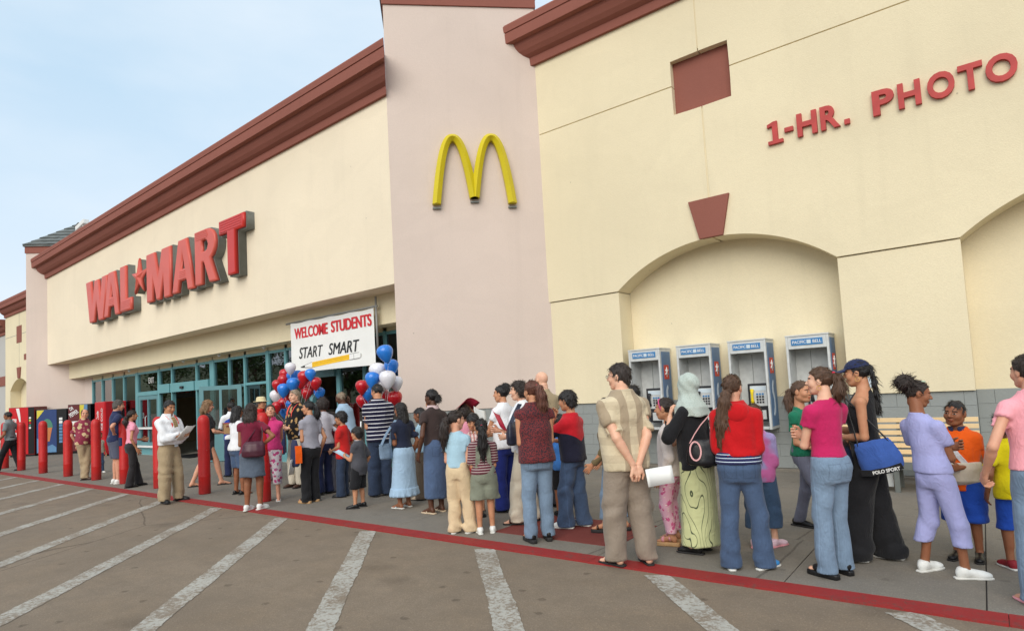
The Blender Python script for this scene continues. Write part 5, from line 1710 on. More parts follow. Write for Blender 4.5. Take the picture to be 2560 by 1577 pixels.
_hc = {}
def hair_mesh(style, length, seed, sway):
    key = (style, length, sway)
    if key in _hc: return _hc[key]
    s = Shape()
    thick = {'short': .0095, 'crop': .005, 'thick': .016, 'balding': .005, 'curlyshort': .018}.get(style, .008 if style not in ('long', 'bangs') else .017)
    s.ell((0, -.013, .030), (.074 + thick, .094 + thick, .087 + thick))
    if not (style.startswith('pony') or style in ('bun', 'topbun', 'puff', 'braid', 'balding', 'crop')):
        s.ell((0, -.048, -.045), (.058 + thick * .6, .048 + thick * .6, .06), .03)
    # hairline as a height over y
    ys = [-.14, -.06, -.028, -.012, .014, .03, .055, .075, .12]
    zs = [-.105, -.100, -.070, -.022, -.004, .036, .060, .072, .085]
    if style.startswith('pony') or style in ('bun', 'topbun', 'puff', 'braid'):
        zs = [-.085, -.080, -.058, -.016, .0, .036, .060, .072, .085]
    if style == 'balding':
        zs = [-.075, -.07, -.05, -.01, .01, .07, .14, .2, .25]
    if style in ('short', 'crop') and length == 0.1:
        zs = [-.088, -.082, -.058, -.012, .002, .042, .064, .078, .1]
    if style == 'bangs' or style == 'thick':
        zs = [-.085, -.08, -.06, -.02, -.004, .015, .034, .040, .05]
    def line(X, Y, Z):
        return np.interp(Y, ys, zs) - Z + .004 * np.sin(60 * X) + 0 * X
    cap_only = Shape(); cap_only.P = s.P[:]; cap_only.cut(line)
    if style == 'balding':
        cap_only.cut(lambda X, Y, Z: -(np.sqrt((X / .055) ** 2 + ((Y - .02) / .085) ** 2 + ((Z - .13) / .055) ** 2) - 1) * .05)
    r = np.random.default_rng(seed)
    ph = r.uniform(0, 6, 4)
    def strands(a):
        return lambda X, Y, Z: a * (np.sin(np.arctan2(X, Y - .02) * 34 + ph[0] + 9 * Z) + .7 * np.sin(90 * X + 60 * Y + ph[1] + 12 * np.sin(9 * Z))) + 0 * Z
    cap_only.nz = (lambda f: (lambda X, Y, Z: f(X, Y, Z) + .0042 * np.sin(70 * X + ph[2] + 3 * np.sin(40 * Z)) * np.sin(62 * Y + 50 * Z + ph[3])))(strands(.0022))
    V, Q = cap_only.mesh(.0085)
    out = [(V, Q)]
    L = length
    sx, sy = sway
    t = Shape()
    if style == 'long' or style == 'bangs':
        n = 7
        z0 = .03
        zz = np.linspace(-L, z0, n)
        f = (z0 - zz) / (L + z0)
        t.loft(zz, np.interp(f, [0, .25, .7, 1], [.080, .094, .10, .06])[:], np.interp(f, [0, .3, .7, 1], [.07, .058, .05, .028]), sx * f, -.045 - .045 * np.clip(f * 2, 0, 1) + sy * f)
        for e in (-1, 1): t.cone((e * .068, -.012, .03), (e * .078, -.035, -.13), .03, .03, .02)
        t.nz = strands(.0045)
    elif style.startswith('pony') or style == 'pulled':
        if style != 'pulled':
            hgt = .02 if style == 'pony' else (-.03 if style == 'ponylow' else .05)
            p = np.array([0, -.112, hgt])
            t.ell(p, (.024, .03, .024))
            pts = [p, p + (sx * .1, -.035, -.02), p + (sx * .3, -.045 + sy * .3, -.10), p + (sx * .65, -.03 + sy * .65, -L * .6), p + (sx, -.02 + sy, -L)]
            rr = [.022, .032, .046, .050, .018]
            for i in range(4): t.cone(pts[i], pts[i + 1], rr[i], rr[i + 1], .02, sq=((1, 0, 0), .8))
            t.nz = strands(.0045)
    elif style == 'bun':
        t.ell((0, -.125, .005 + L), (.045, .036, .042)); t.nz = strands(.002)
    elif style == 'topbun':
        t.ell((0, -.085, .115), (.045, .05, .042)); t.ell((0, -.115, .075), (.03, .03, .04), .02); t.nz = strands(.003)
    elif style == 'puff':
        t.ell((0, -.115, .085), (.088, .08, .075)); t.nz = lambda X, Y, Z: .007 * np.sin(170 * X + ph[0]) * np.sin(160 * Y + ph[1]) * np.sin(150 * Z + ph[2]) + .004 * np.sin(90 * X + 70 * Z)
    elif style == 'braid':
        for i in range(9):
            t.ell((.006 * (-1) ** i + sx * i / 9, -.118 - .012 * math.sin(i * .4) + sy * i / 9, .03 - .046 * i), (.024, .022, .034), .004)
    elif style == 'curlyshort' or style == 'curly':
        t.ell((0, -.04, .01), (.098, .10, .10) if style == 'curlyshort' else (.105, .105, .13))
        t.cut(line)
        t.nz = lambda X, Y, Z: .008 * np.sin(150 * X + ph[0]) * np.sin(140 * Y + ph[1]) * np.sin(130 * Z + ph[2])
    if t.P:
        out.append(t.mesh(.0095))
    tie = None
    if style.startswith('pony'): tie = np.array([0, -.112, .02 if style == 'pony' else (-.03 if style == 'ponylow' else .05)])
    elif style == 'bun': tie = np.array([0, -.12, .005 + L])
    elif style in ('topbun', 'puff'): tie = np.array([0, -.10, .09])
    elif style == 'braid': tie = np.array([0, -.115, .02])
    curly = style in ('curly', 'curlyshort', 'puff')
    cards = []
    for i, (v, q) in enumerate(out):
        e1, e2 = v[q[:, 1]] - v[q[:, 0]], v[q[:, 3]] - v[q[:, 0]]
        fn_ = np.cross(e1, e2)
        nv = np.zeros_like(v)
        for k in range(4): np.add.at(nv, q[:, k], fn_)
        nv /= np.maximum(np.linalg.norm(nv, axis=1), 1e-9)[:, None]
        cnt_ = 420 if i == 0 else 380
        pick = r.integers(0, len(v), cnt_)
        p, n = v[pick], nv[pick]
        if i == 0 and tie is not None: d = tie - p
        elif i == 0: d = (p - np.array([0, -.04, .125])) * np.array([1, 1, .6]) + np.array([0, -.02, -.05])
        else: d = np.tile(np.array([0, 0, -1.0]), (cnt_, 1))
        d = d / np.maximum(np.linalg.norm(d, axis=1), 1e-6)[:, None] + r.normal(size=d.shape) * (.22 if not curly else 1.2)
        d -= n * (d * n).sum(1)[:, None]
        d /= np.maximum(np.linalg.norm(d, axis=1), 1e-6)[:, None]
        sd = np.cross(n, d)
        Lk = r.uniform(.025, .06, (cnt_, 1)) * (1.0 if i == 0 else 1.7)
        wk = r.uniform(.0018, .0045, (cnt_, 1))
        l1, l2 = r.uniform(.001, .004, (cnt_, 1)), r.uniform(-.002, .009 if not curly else .016, (cnt_, 1))
        if i == 0 and (tie is not None or style in ('short', 'crop', 'balding')): l2 = r.uniform(-.003, .003, (cnt_, 1))
        elif i == 0 and style == 'thick': l2 = r.uniform(-.003, .005, (cnt_, 1))
        a0, a1, a2 = p - n * .002, p + d * Lk * .5 + n * l1, p + d * Lk + n * l2
        cv = np.stack([a0 - sd * wk, a0 + sd * wk, a1 - sd * wk, a1 + sd * wk, a2 - sd * wk * .2, a2 + sd * wk * .2], 1).reshape(-1, 3)
        b0 = np.arange(cnt_)[:, None] * 6
        cq = np.concatenate([b0 + np.array([[0, 1, 3, 2]]), b0 + np.array([[2, 3, 5, 4]])])
        cards.append((cv.astype(np.float32), cq))
    out += cards
    V = np.concatenate([o[0] for o in out])
    base = np.cumsum([0] + [len(o[0]) for o in out])
    Q = np.concatenate([o[1] + base[i] for i, o in enumerate(out)])
    _hc[key] = (V, Q)
    return V, Q

# ---------------------------------------------------------------- wearables
M_SOCK = cloth('white sock', S(226, 226, 224))
def sub(info, name, shape_or_mesh, mat, h=.009):
    V, Q = shape_or_mesh.mesh(h) if isinstance(shape_or_mesh, Shape) else shape_or_mesh
    return obj(name, np_mesh(name, V, Q, (mat,)), info['root'])
def headgear(name, sh, mat, h=.009):
    def fn(i):
        V, Q = sh().mesh(h)
        obj(name, np_mesh(name, i['to_head'](V), Q, (mat,)), i['root'])
    return fn
def cap_shape():
    s = Shape().ell((0, -.013, .036), (.088, .108, .093))
    s.cut(lambda X, Y, Z: (.045 - .1 * (Y + .013)) - Z + 0 * X)
    s.cut(lambda X, Y, Z: -(np.sqrt((X / .080) ** 2 + ((Y + .013) / .10) ** 2 + ((Z - .034) / .085) ** 2) - 1) * .08)
    b = (lambda X, Y, Z: np.maximum(np.sqrt((X / .078) ** 2 + ((Y - .09) / .095) ** 2) - 1, 0) * .08 + np.abs(Z - .047 + .25 * (Y - .09) + 3.5 * X * X) - .006)
    t = Shape(); t.P = s.P; t.cuts = []
    t.P = [((lambda f0, cs: (lambda X, Y, Z: np.maximum(np.maximum(f0(X, Y, Z), cs[0](X, Y, Z)), cs[1](X, Y, Z))))(s.P[0][0], s.cuts), s.P[0][1], s.P[0][2], 0)]
    t.P.append((lambda X, Y, Z: np.maximum(b(X, Y, Z), .07 - Y), np.array([-.09, .06, -.0]), np.array([.09, .2, .07]), .003))
    return t
def hat_shape():
    s = Shape()
    s.loft([.045, .13, .15], [.09, .08, .05], [.11, .095, .06], [0, 0, 0], [-.01, -.01, -.01])
    s.loft([.040, .052], [.155, .15], [.175, .17], [0, 0], [0, 0], .01)
    return s
def band_shape(zc=.06, w=.008):
    def f():
        s = Shape().ell((0, -.013, .030), (.090, .110, .103))
        s.cut(lambda X, Y, Z: np.abs((Y - .02) * .9 - (Z - .03) * .35) - w + 0 * X)
        return s
    return f
def scarf_shape():
    s = Shape().ell((0, -.016, .030), (.094, .116, .108))
    s.ell((0, .0, -.06), (.075, .085, .085), .03)
    s.loft([-.30, -.21, -.14, -.07, .0], [.205, .19, .135, .09, .08], [.165, .15, .115, .095, .09], [0] * 5, [-.035, -.032, -.02, -.005, -.01], .03)
    s.cut(lambda X, Y, Z: -(np.sqrt((X / .058) ** 2 + ((Y - .105) / .07) ** 2 + ((Z + .022) / .088) ** 2) - 1) * .06)
    s.nz = lambda X, Y, Z: .005 * np.sin(26 * Z + 30 * X + 18 * np.abs(Y)) * np.clip(-Z * 9, 0, 1) + .003 * np.sin(60 * Y - 50 * Z)
    return s
def tie_ball(z=.02, y=-.118, r=.02, mat=None, name='hair_tie'):
    return headgear(name, lambda: Shape().ell((0, y, z), (r * 1.1, r * .7, r)), mat, .006)
def glasses(mat):
    def fn(i):
        bm = bmesh.new()
        for e in (-1, 1):
            pts = [(e * .031 + .019 * math.cos(a / 12 * 6.283), .101, .004 + .014 * math.sin(a / 12 * 6.283)) for a in range(13)]
            tube_mesh(bm, [tuple(i['Hm'] @ np.array(p) + i['hc']) for p in pts], .0022, 5)
            tube_mesh(bm, [tuple(i['Hm'] @ np.array(p) + i['hc']) for p in ((e * .05, .1, .008), (e * .078, .06, .01), (e * .082, -.01, .008))], .0022, 5)
        bm_obj('glasses', bm, mat, i['root'])
    return fn
def shades(i):
    s = Shape()
    for e in (-1, 1): s.ell((e * .032, .096, .004), (.026, .012, .02))
    s.cone((-.03, .1, .008), (.03, .1, .008), .006, .006, .004)
    for e in (-1, 1): s.cone((e * .055, .085, .008), (e * .082, -.01, .006), .005, .004, .003)
    V, Q = s.mesh(.005)
    obj('sunglasses', np_mesh('sunglasses', i['to_head'](V), Q, (M_BLACK,)), i['root'])
def hoop(i):
    bm = bmesh.new()
    for e in (-1, 1):
        pts = [(e * .083, -.012 + .017 * math.sin(a / 10 * 6.283), -.055 + .019 * math.cos(a / 10 * 6.283)) for a in range(11)]
        tube_mesh(bm, [tuple(i['Hm'] @ np.array(p) + i['hc']) for p in pts], .0022, 5)
    bm_obj('earring', bm, leather('gold', S(214, 170, 90), .25), i['root'])
def front(i, x, z, off=.03):
    H = i['H']
    a, b = np.interp(z * H, i['Z'], i['rx']), np.interp(z * H, i['Z'], i['ry'])
    q = max(0, 1 - (x * H / (a + off)) ** 2)
    return (x * H + i['fz'](z * H) * np.interp(1, [0, 1], [0, 0]), np.interp(z * H, i['Z'], i['cy']) + (b + off) * math.sqrt(q), z * H)
def lanyard(mat, badge=True, low=.66):
    def fn(i):
        H = i['H']
        for e in (-1, 1):
            pts = [(e * .050 * H, np.interp(.842 * H, i['Z'], i['cy']) - .01, .862 * H), (e * .052 * H, np.interp(.842 * H, i['Z'], i['cy']) + .03 * H, .852 * H)] + [front(i, e * (.046 - .040 * k / 5), .82 - (.82 - low) * k / 5, .032) for k in range(6)]
            bm_obj('lanyard', ribbon_mesh(pts, (1, 0, .2 * e), .032, .004), mat, i['root'])
        if badge:
            p = front(i, .0, low - .03, .042)
            box('badge', p[0] - .035, p[0] + .035, p[1] - .004, p[1] + .004, p[2] - .05, p[2] + .05, M_PALE, i['root'])
    return fn
def necktie(mat):
    def fn(i):
        pts = [front(i, 0, .835 - (.835 - .60) * k / 8, .026 + .008 * (k > 0)) for k in range(9)]
        bm_obj('necktie', ribbon_mesh(pts, (1, 0, 0), .075, .012), mat, i['root'])
    return fn
def watch(e, mat):
    def fn(i):
        S0, el, wr, _, _ = i['arm'][0 if e < 0 else 1]
        d = (wr - el) / np.linalg.norm(wr - el)
        s = Shape().cone(wr - d * .035, wr - d * .012, .030, .029, 0, flat=True)
        sub(i, 'wristwatch', s, mat, .007)
    return fn

# ---------------------------------------------------------------- things people hold (each its own top-level object)
def W(i, p):
    rt = i['root']
    return Matrix.Translation(rt.location) @ Matrix.Rotation(rt.rotation_euler[2], 4, 'Z') @ Vector(p)
def held(i, name, label, cat, p, extra=0.0, group=None):
    q = W(i, p)
    return thing(name, label, cat, tuple(q), i['root'].rotation_euler[2] + extra, group)
def wrist(i, e, k=.07):
    S0, el, wr, _, _ = i['arm'][0 if e < 0 else 1]
    d = (wr - el) / np.linalg.norm(wr - el)
    return wr + d * k
def sheet(i, name, label, cat, p, w, h, mat, rot=(0, 0, 0), bend=.02, mat2=None, th=.0025):
    t = held(i, name, label, cat, p)
    t.rotation_euler = (Matrix.Rotation(t.rotation_euler[2], 3, 'Z') @ Matrix.Rotation(R(rot[2]), 3, 'Z') @ Matrix.Rotation(R(rot[0]), 3, 'X') @ Matrix.Rotation(R(rot[1]), 3, 'Y')).to_euler()
    n = 8
    V = [(-w / 2 + w * k / n, -bend * 4 * (k / n - .5) ** 2 + s_, z) for s_ in (0, th) for z in (-h / 2, h / 2) for k in range(n + 1)]
    m = n + 1
    F = [(k, k + 1, m + k + 1, m + k) for k in range(n)] + [(2 * m + k + 1, 2 * m + k, 3 * m + k, 3 * m + k + 1) for k in range(n)]
    F += [(k + 1, k, 2 * m + k, 2 * m + k + 1) for k in range(n)] + [(m + k, m + k + 1, 3 * m + k + 1, 3 * m + k) for k in range(n)]
    F += [(0, m, 3 * m, 2 * m), (m - 1, 3 * m - 1, 4 * m - 1, 2 * m - 1)]
    pymesh('leaf', V, F, mat, t, True)
    return t
M_PAPER = m_plain('white paper', S(236, 236, 232), .7, amt=.02)
M_PRINT = m_plain('grey print', S(120, 122, 126), .7)
def bag(i, label, p, size, mat, shoulder=0, strap=None, strap_w=.03, extra=0.0, name='handbag', flat_top=True, round_=.35):
    """soft shoulder bag centred at p (person space); strap goes over the given shoulder"""
    t = held(i, name, label, 'bag', p, extra)
    w, d, h = size
    s = Shape()
    s.loft([-h / 2, -h * .42, -h * .1, h * .3, h / 2], [w * .40, w * .48, w * .5, w * .45, w * .36], [d * .35, d * .5, d * .5, d * .35, d * .12], [0] * 5, [0] * 5)
    s.nz = folds(int(w * 1000), .005, 30, 26)
    obj('bag_body', np_mesh('bag_body', *s.mesh(.0115), (mat,)), t)
    if shoulder:
        sm = strap or mat
        S0 = i['sh'](shoulder)
        top = np.array([S0[0] - shoulder * .035, S0[1], S0[2] + .052 * i['H']]) - np.array(p)
        c, sn = math.cos(-extra), math.sin(-extra)
        top = np.array([top[0] * c - top[1] * sn, top[0] * sn + top[1] * c, top[2]])
        for e in (-1, 1):
            a = np.array([e * w * .36, 0, h * .36])
            m1 = a * .5 + top * .5 + np.array([0, (.05 if e > 0 else -.05), 0]) * 0
            out = np.array([c * shoulder - 0, -sn * 0, 0]) * .02
            pts = [a, a * .75 + top * .25 + out, m1 + out * 1.5, a * .2 + top * .8 + out, top]
            bm_obj('strap', ribbon_mesh([tuple(q) for q in pts], (0, 1, .1), strap_w, .007), sm, t)
    return t

# colours of cloth
BLK = cloth('black cotton', S(30, 30, 33)); BLK2 = cloth('faded black cotton', S(46, 44, 46)); WHT = cloth('white cotton', S(232, 233, 236)); GRY = cloth('grey cotton', S(150, 148, 158))
DGRY = cloth('charcoal cotton', S(74, 74, 80)); KHA = cloth('khaki twill', S(166, 146, 116)); CRM = cloth('cream linen', S(206, 196, 178)); CRM2 = cloth('beige twill', S(214, 190, 154)); TAUPE = cloth('taupe trousers', S(146, 132, 118)); NVY = cloth('navy cotton', S(40, 48, 82)); BRNT = cloth('brown cotton', S(62, 50, 48))
JNS = cloth('mid blue denim', S(70, 88, 116), 'denim'); JNSL = cloth('light blue denim', S(116, 136, 158), 'denim'); JNSD = cloth('dark denim', S(50, 62, 84), 'denim'); JNSG = cloth('grey denim', S(104, 106, 122), 'denim'); JNSP = cloth('pocket denim', S(92, 118, 150), 'denim')
JNS2 = cloth('blue denim of the girl', S(62, 84, 112), 'denim'); DSK = cloth('grey blue denim skirt', S(84, 94, 108), 'denim'); DSK2 = cloth('blue denim long skirt', S(74, 92, 122), 'denim')
PNK = cloth('pale pink knit', S(236, 156, 176)); MAG = cloth('magenta cotton', S(206, 60, 122)); MAG2 = cloth('raspberry knit', S(190, 36, 92)); RED = cloth('red cotton', S(196, 36, 34)); REDF = cloth('red fleece', S(188, 20, 26)); MAR = cloth('maroon knit', S(116, 32, 54)); LBL = cloth('light blue cotton', S(166, 198, 214)); LBL2 = cloth('light blue skirt cloth', S(158, 184, 208)); LAV = cloth('lavender cotton', S(164, 166, 212)); ORG = cloth('orange polo', S(228, 92, 20)); BLU = cloth('blue mesh', S(34, 76, 172)); GRN = cloth('green cotton', S(30, 112, 84)); PPNK = cloth('pink fleece', S(214, 104, 160)); OLV = cloth('grey green cotton', S(128, 132, 116)); TANS = cloth('tan shirt', S(170, 152, 122)); YELS = cloth('yellow jersey', S(222, 204, 20)); BLUV = cloth('blue vest', S(40, 70, 160)); RBLU = cloth('royal blue cloth', S(36, 48, 120)); LPNK = cloth('light pink tee', S(240, 164, 174)); OLVB = cloth('olive brown jacket', S(112, 98, 70)); IVO = cloth('ivory cardigan', S(224, 212, 206))
HAW = cloth('red floral print', S(140, 52, 72), 'hawaii', S(206, 184, 140), S(178, 120, 110), .62)
HAW2 = cloth('black floral print', S(24, 22, 24), 'hawaii', S(176, 140, 92), S(30, 28, 30), .9)
FLR = cloth('pink floral capri', S(206, 196, 200), 'floral', S(180, 70, 120), S(150, 150, 176), 1.1)
FLR2 = cloth('pink floral trousers', S(226, 174, 192), 'floral', S(206, 96, 142), S(236, 214, 206), 1.5)
SCR = cloth('pale green scroll print', S(202, 205, 154), 'scroll', S(74, 84, 62))
PLD = cloth('beige plaid', S(206, 190, 160), 'plaid', S(150, 130, 108), S(164, 146, 122), 6.5)
PLD2 = cloth('red check', S(214, 196, 190), 'plaid', S(160, 84, 80), S(170, 90, 86), 22)
STR = cloth('navy stripes', S(28, 28, 52), 'stripes', S(222, 220, 224), None, 16)
STR2 = cloth('maroon stripes', S(96, 50, 58), 'stripes', S(200, 186, 182), None, 34)
STR3 = cloth('hem stripes', S(40, 44, 84), 'stripes', S(206, 220, 232), None, 34)
PRT = cloth('rust print', S(118, 48, 50), 'print', S(52, 40, 46), None, 1.1)
YOK = cloth('red and navy jersey', S(196, 30, 42), 'yoke', S(34, 34, 52), None, .98)
HIJ = cloth('pale green patterned scarf', S(186, 196, 188), 'print', S(168, 180, 172), None, 2.0)
TIE = cloth('gold striped tie', S(164, 140, 96), 'stripes', S(120, 100, 80), None, 30)
LAN = cloth('orange red lanyard', S(226, 84, 70))
SW = leather('white leather', S(228, 228, 224), .5); SB = leather('black leather', S(26, 25, 26)); SBR = leather('brown leather', S(72, 46, 36)); STN = leather('tan sandal', S(206, 184, 156), .6); SDK = leather('dark sole', S(40, 38, 38), .7); SRD = leather('red canvas', S(138, 28, 40), .7); SBL = leather('blue sneaker', S(60, 140, 206), .5); SPK = leather('pink sandal', S(222, 152, 160), .5); SWT = leather('white sole', S(216, 214, 208), .6); SOLR = leather('tan platform', S(188, 148, 104), .7); SLB = leather('light blue strap', S(186, 214, 228), .5)
LBK = leather('black handbag leather', S(24, 24, 27), .35); LMR = leather('maroon handbag leather', S(72, 30, 44), .35); LBL_ = cloth('blue bag nylon', S(58, 90, 160))
FLARE = dict(r=(.056, .041, .052)); SLIM = dict(r=(.055, .040, .038)); WIDE = dict(r=(.060, .053, .056), loose=.006); STRT = dict(r=(.058, .047, .045))
def D(a, **k):
    b = dict(a); b.update(k); return b

# ---------------------------------------------------------------- the people, left to right
person('man in grey polo and black trousers striding past the far left edge', (-23.12, 5.21), 1.77, 60, 'm', 'brown', ('crop', 'black'), ('polo', cloth('grey polo', S(120, 126, 128)), .7, .52, dict(collar=True)), ('trousers', BLK, .03, STRT), ('sneaker', SB, SDK), arms=('swing', 'back'), feet=((-.05, .16, 0), (.05, -.14, 0)), lean=(.02, .03))
person('balding man in red floral shirt leaning with legs crossed by a bollard', (-17.42, 5.35), 1.70, -140, 'm', 'fair', ('balding', 'brown'), ('shirt', HAW, .75, .50, dict(collar=True, loose=.016, amp=.009)), ('trousers', KHA, .03, D(STRT, amp=.01)), ('shoe', SBR, SDK), arms=('behind', 'behind'), w=1.06, belly=.03, feet=((.06, .07, 30), (-.01, -.01, -10)), lean=(-.03, -.03), turn=-35)
person('small child with dark hair half hidden behind the floral shirt man', (-18.75, 6.1), 1.08, -150, 'c', 'tan', ('short', 'dark'), ('shirt', CRM, .6, .48), ('trousers', JNS, .03, STRT), ('sneaker', SW, SWT))
def pouch(i):
    t = held(i, 'waist_pouch', 'navy pouch slung at the hip of the man in grey shorts', 'bag', (.115 * i['H'], .07, .50 * i['H']))
    s = Shape().loft([-.1, -.08, .08, .1], [.06, .075, .075, .06], [.035, .05, .05, .035], [0] * 4, [0] * 4)
    obj('bag_body', np_mesh('bag_body', *s.mesh(.012), (NVY,)), t)
    box('flap', -.07, .07, .045, .056, .0, .095, NVY, t, .004)
i3 = person('tall grey haired man in navy polo and grey shorts, hand on hip', (-15.47, 5.35), 1.86, -80, 'm', 'fair', ('short', 'saltpepper', .1), ('polo', NVY, .8, .50, dict(collar=True)), ('shorts', cloth('slate shorts', S(84, 88, 106)), .30, dict(r=(.066, .06, .06), loose=.006)), ('sneaker', SW, SWT), arms=('belly', 'hip'), w=1.05, belly=.025, nod=8, lean=(0, .02), extras=(pouch, lanyard(SB, False)))
person('woman in pale pink top and black trousers with dark hair tied back', (-14.34, 5.27), 1.61, -75, 'f', 'olive', ('ponylow', 'dark', .2), ('tee', PNK, .35, .555, dict(straight=.2)), ('trousers', BLK2, .02, FLARE), ('shoe', SB, SDK), arms=('belly', 'down'), w=.93, feet=((-.05, .08, 0), (.05, -.06, 0)))
i5 = person('man in white shirt, tie and red lanyard reading papers', (-11.3, 4.74), 1.74, -135, 'm', 'olive', ('short', 'black', .1), ('shirt', WHT, 1.9, .565, dict(collar=True, loose=.018, amp=.012, sleeve=.016)), ('trousers', KHA, .02, D(STRT, r=(.066, .056, .05), amp=.011, belt=SB)), ('shoe', SB, SDK), arms=('read', 'read'), w=1.08, belly=.03, turn=-12, nod=14, feet=((-.07, .03, 18), (.08, 0, -22)), extras=(necktie(TIE), lanyard(LAN, True, .60)))
sheet(i5, 'paper', 'white sheets of paper held by the man in the tie', 'paper', (.03, .40, 1.17), .24, .31, M_PAPER, (-42, 0, 8))
i6 = person('woman with long light brown hair in black, carrying a carton', (-12.6, 6.03), 1.73, -85, 'f', 'fair', ('long', 'light', .2), ('tee', BLK, .8, .50), ('skirt', cloth('charcoal skirt', S(62, 60, 64)), .30, dict(flare=.01)), ('thong', SB, SDK), arms=('carry', 'carry'), feet=((-.05, -.17, 5), (.05, .13, -5)), nod=10)
cb = held(i6, 'carton', 'brown cardboard carton with red print carried by the woman in black', 'carton', (0, .44, 1.02))
M_CARD = m_plain('cardboard', S(176, 140, 100), .8, amt=.08, scale=8)
box('carton_body', -.17, .17, -.15, .15, 0, .21, M_CARD, cb, .004)
box('carton_lid', -.174, .174, -.154, .154, .212, .225, leather('red carton print', S(168, 60, 56), .6), cb, .003)
text('lettering', 'FIRE RANCH', .22, .035, (.175, 0, .16), (0, 1, 0), (0, 0, 1), SRD, cb, bold=.02)
person('store clerk in blue vest and white sleeves behind the carton', (-13.6, 7.05), 1.68, 20, 'm', 'dark', ('crop', 'black'), ('shirt', WHT, .9, .50, dict(collar=True)), ('trousers', NVY, .02, STRT), ('shoe', SB, SDK), arms=('carry', 'belly'), extras=(lambda i: sub(i, 'vest', Shape().loft(np.array([.49, .6, .72, .79]) * 1.68, np.array([.105, .10, .112, .10]) * 1.68, np.array([.085, .08, .085, .075]) * 1.68, [0] * 4, [0] * 4), BLUV, .018),))
person('woman in white tee and denim shorts with long black hair and sunglasses', (-10.74, 5.67), 1.58, -60, 'f', 'brown', ('long', 'black', .26), ('tee', WHT, .75, .50), ('shorts', JNS, .30, dict(r=(.062, .058, .056))), ('clog', SB, SDK), arms=('fold', 'fold'), w=1.02, extras=(shades,))
i9 = person('woman in maroon top and denim skirt with long curly brown hair, seen from behind', (-8.92, 4.93), 1.61, -12, 'f', 'brown', ('long', 'dark', .27), ('tee', MAR, .5, .505, dict(straight=.4)), ('skirt', DSK, .315, dict(flare=.012, waist=.56, fold=.012)), ('sneaker', SW, SWT), arms=('belly', 'hip'), w=1.06, turn=-10, feet=((-.055, 0, -20), (.06, .01, -30)))
bag(i9, 'maroon leather shoulder bag on the woman in the denim skirt', (.06, -.18, .93), (.34, .15, .24), LMR, 1, None, .035)
person('man in straw hat and dark vest behind the group', (-12.0, 6.85), 1.72, -125, 'm', 'tan', ('short', 'saltpepper', .1), ('shirt', RED, .8, .52, dict(collar=True)), ('trousers', KHA, .03, STRT), ('shoe', SB, SDK), arms=('belly', 'belly'), extras=(headgear('hat', hat_shape, cloth('straw', S(214, 200, 160))), lambda i: sub(i, 'vest', Shape().loft(np.array([.49, .6, .72, .79]) * 1.72, np.array([.108, .102, .112, .10]) * 1.72, np.array([.088, .08, .085, .075]) * 1.72, [0] * 4, [-.02] * 4), DGRY, .018)))
person('smiling woman in magenta sleeveless shirt and pink floral capris', (-9.45, 5.57), 1.58, 168, 'f', 'fair', ('ponylow', 'dark', .15), ('shirt', MAG, .12, .52, dict(collar=True, straight=.5)), ('trousers', FLR, .17, dict(r=(.060, .05, .045), name='capris')), ('thong', SW, SWT), arms=('behind', 'behind'), w=1.03, nod=-16, turn=12, feet=((-.06, .03, 12), (.06, -.03, -22)))
i12 = person('grey haired man in black floral shirt with orange lanyard', (-10.37, 6.63), 1.83, 125, 'm', 'light', ('short', 'grey', .1), ('shirt', HAW2, .75, .49, dict(collar=True, loose=.016)), ('trousers', CRM, .03, STRT), ('shoe', SBR, SDK), arms=('belly', 'belly'), w=1.1, belly=.03, extras=(lanyard(LAN, False, .58),))
t_ = held(i12, 'flyer_bag', 'dark blue printed bag with white words hanging before the grey haired man', 'bag', (.0, .36, .75))
obj('bag_body', np_mesh('bag_body', *Shape().loft([-.1, -.07, .1, .3, .38], [.13, .16, .165, .16, .14], [.02, .035, .035, .025, .01], [0] * 5, [0] * 5).mesh(.012), (cloth('dark print bag', S(34, 40, 74)),)), t_)
box('print_band', -.14, .14, .034, .038, -.07, .06, RED, t_)
text('lettering', 'Rug', .2, .09, (0, .032, .27), (-1, 0, 0), (0, 0, 1), M_WHITE, t_, bold=.03)
text('lettering', 'HE', .14, .08, (0, .037, .15), (-1, 0, 0), (0, 0, 1), M_WHITE, t_, bold=.03)
i13 = person('woman in grey tee and black trousers with a black ponytail, seen from behind', (-8.58, 5.72), 1.60, 35, 'f', 'tan', ('pony', 'black', .24, (.06, 0)), ('tee', GRY, .7, .535, dict(straight=.6)), ('trousers', BLK, .015, D(FLARE, r=(.062, .046, .05))), ('clog', SB, SOLR, True), arms=('belly', 'down'), turn=35)
ob = bag(i13, 'navy and orange tote bag held by the woman in grey tee', (-.24, .06, .80), (.30, .13, .42), NVY, 0, None, .03, R(70), 'tote_bag')
bm_obj('side_stripe', ribbon_mesh([(-.135, -.02, .12), (-.155, -.02, 0), (-.15, -.02, -.15)], (0, 1, 0), .10, .012), ORG, ob)
sheet(i13, 'flyer', 'black and white printed flyer bag low beside the tote', 'flyer', (-.34, .02, .60), .18, .24, M_PAPER, (10, 0, 30))
person('woman in white cap and pale shirt behind the ponytail', (-9.05, 6.3), 1.64, 30, 'f', 'brown', ('curly', 'dark'), ('shirt', cloth('pale grey shirt', S(198, 196, 204)), .9, .52), ('trousers', NVY, .02, FLARE), ('shoe', SB, SDK), arms=('belly', 'down'), extras=(headgear('cap', cap_shape, cloth('white cap cloth', S(222, 216, 204))),))
person('boy in maroon sweatshirt and grey jeans behind the red tee', (-9.12, 6.52), 1.39, 70, 'c', 'tan', ('thick', 'dark'), ('sweatshirt', MAR, 1.9, .46), ('trousers', JNSG, .015, WIDE), ('sneaker', SB, SDK), arms=('belly', 'belly'))
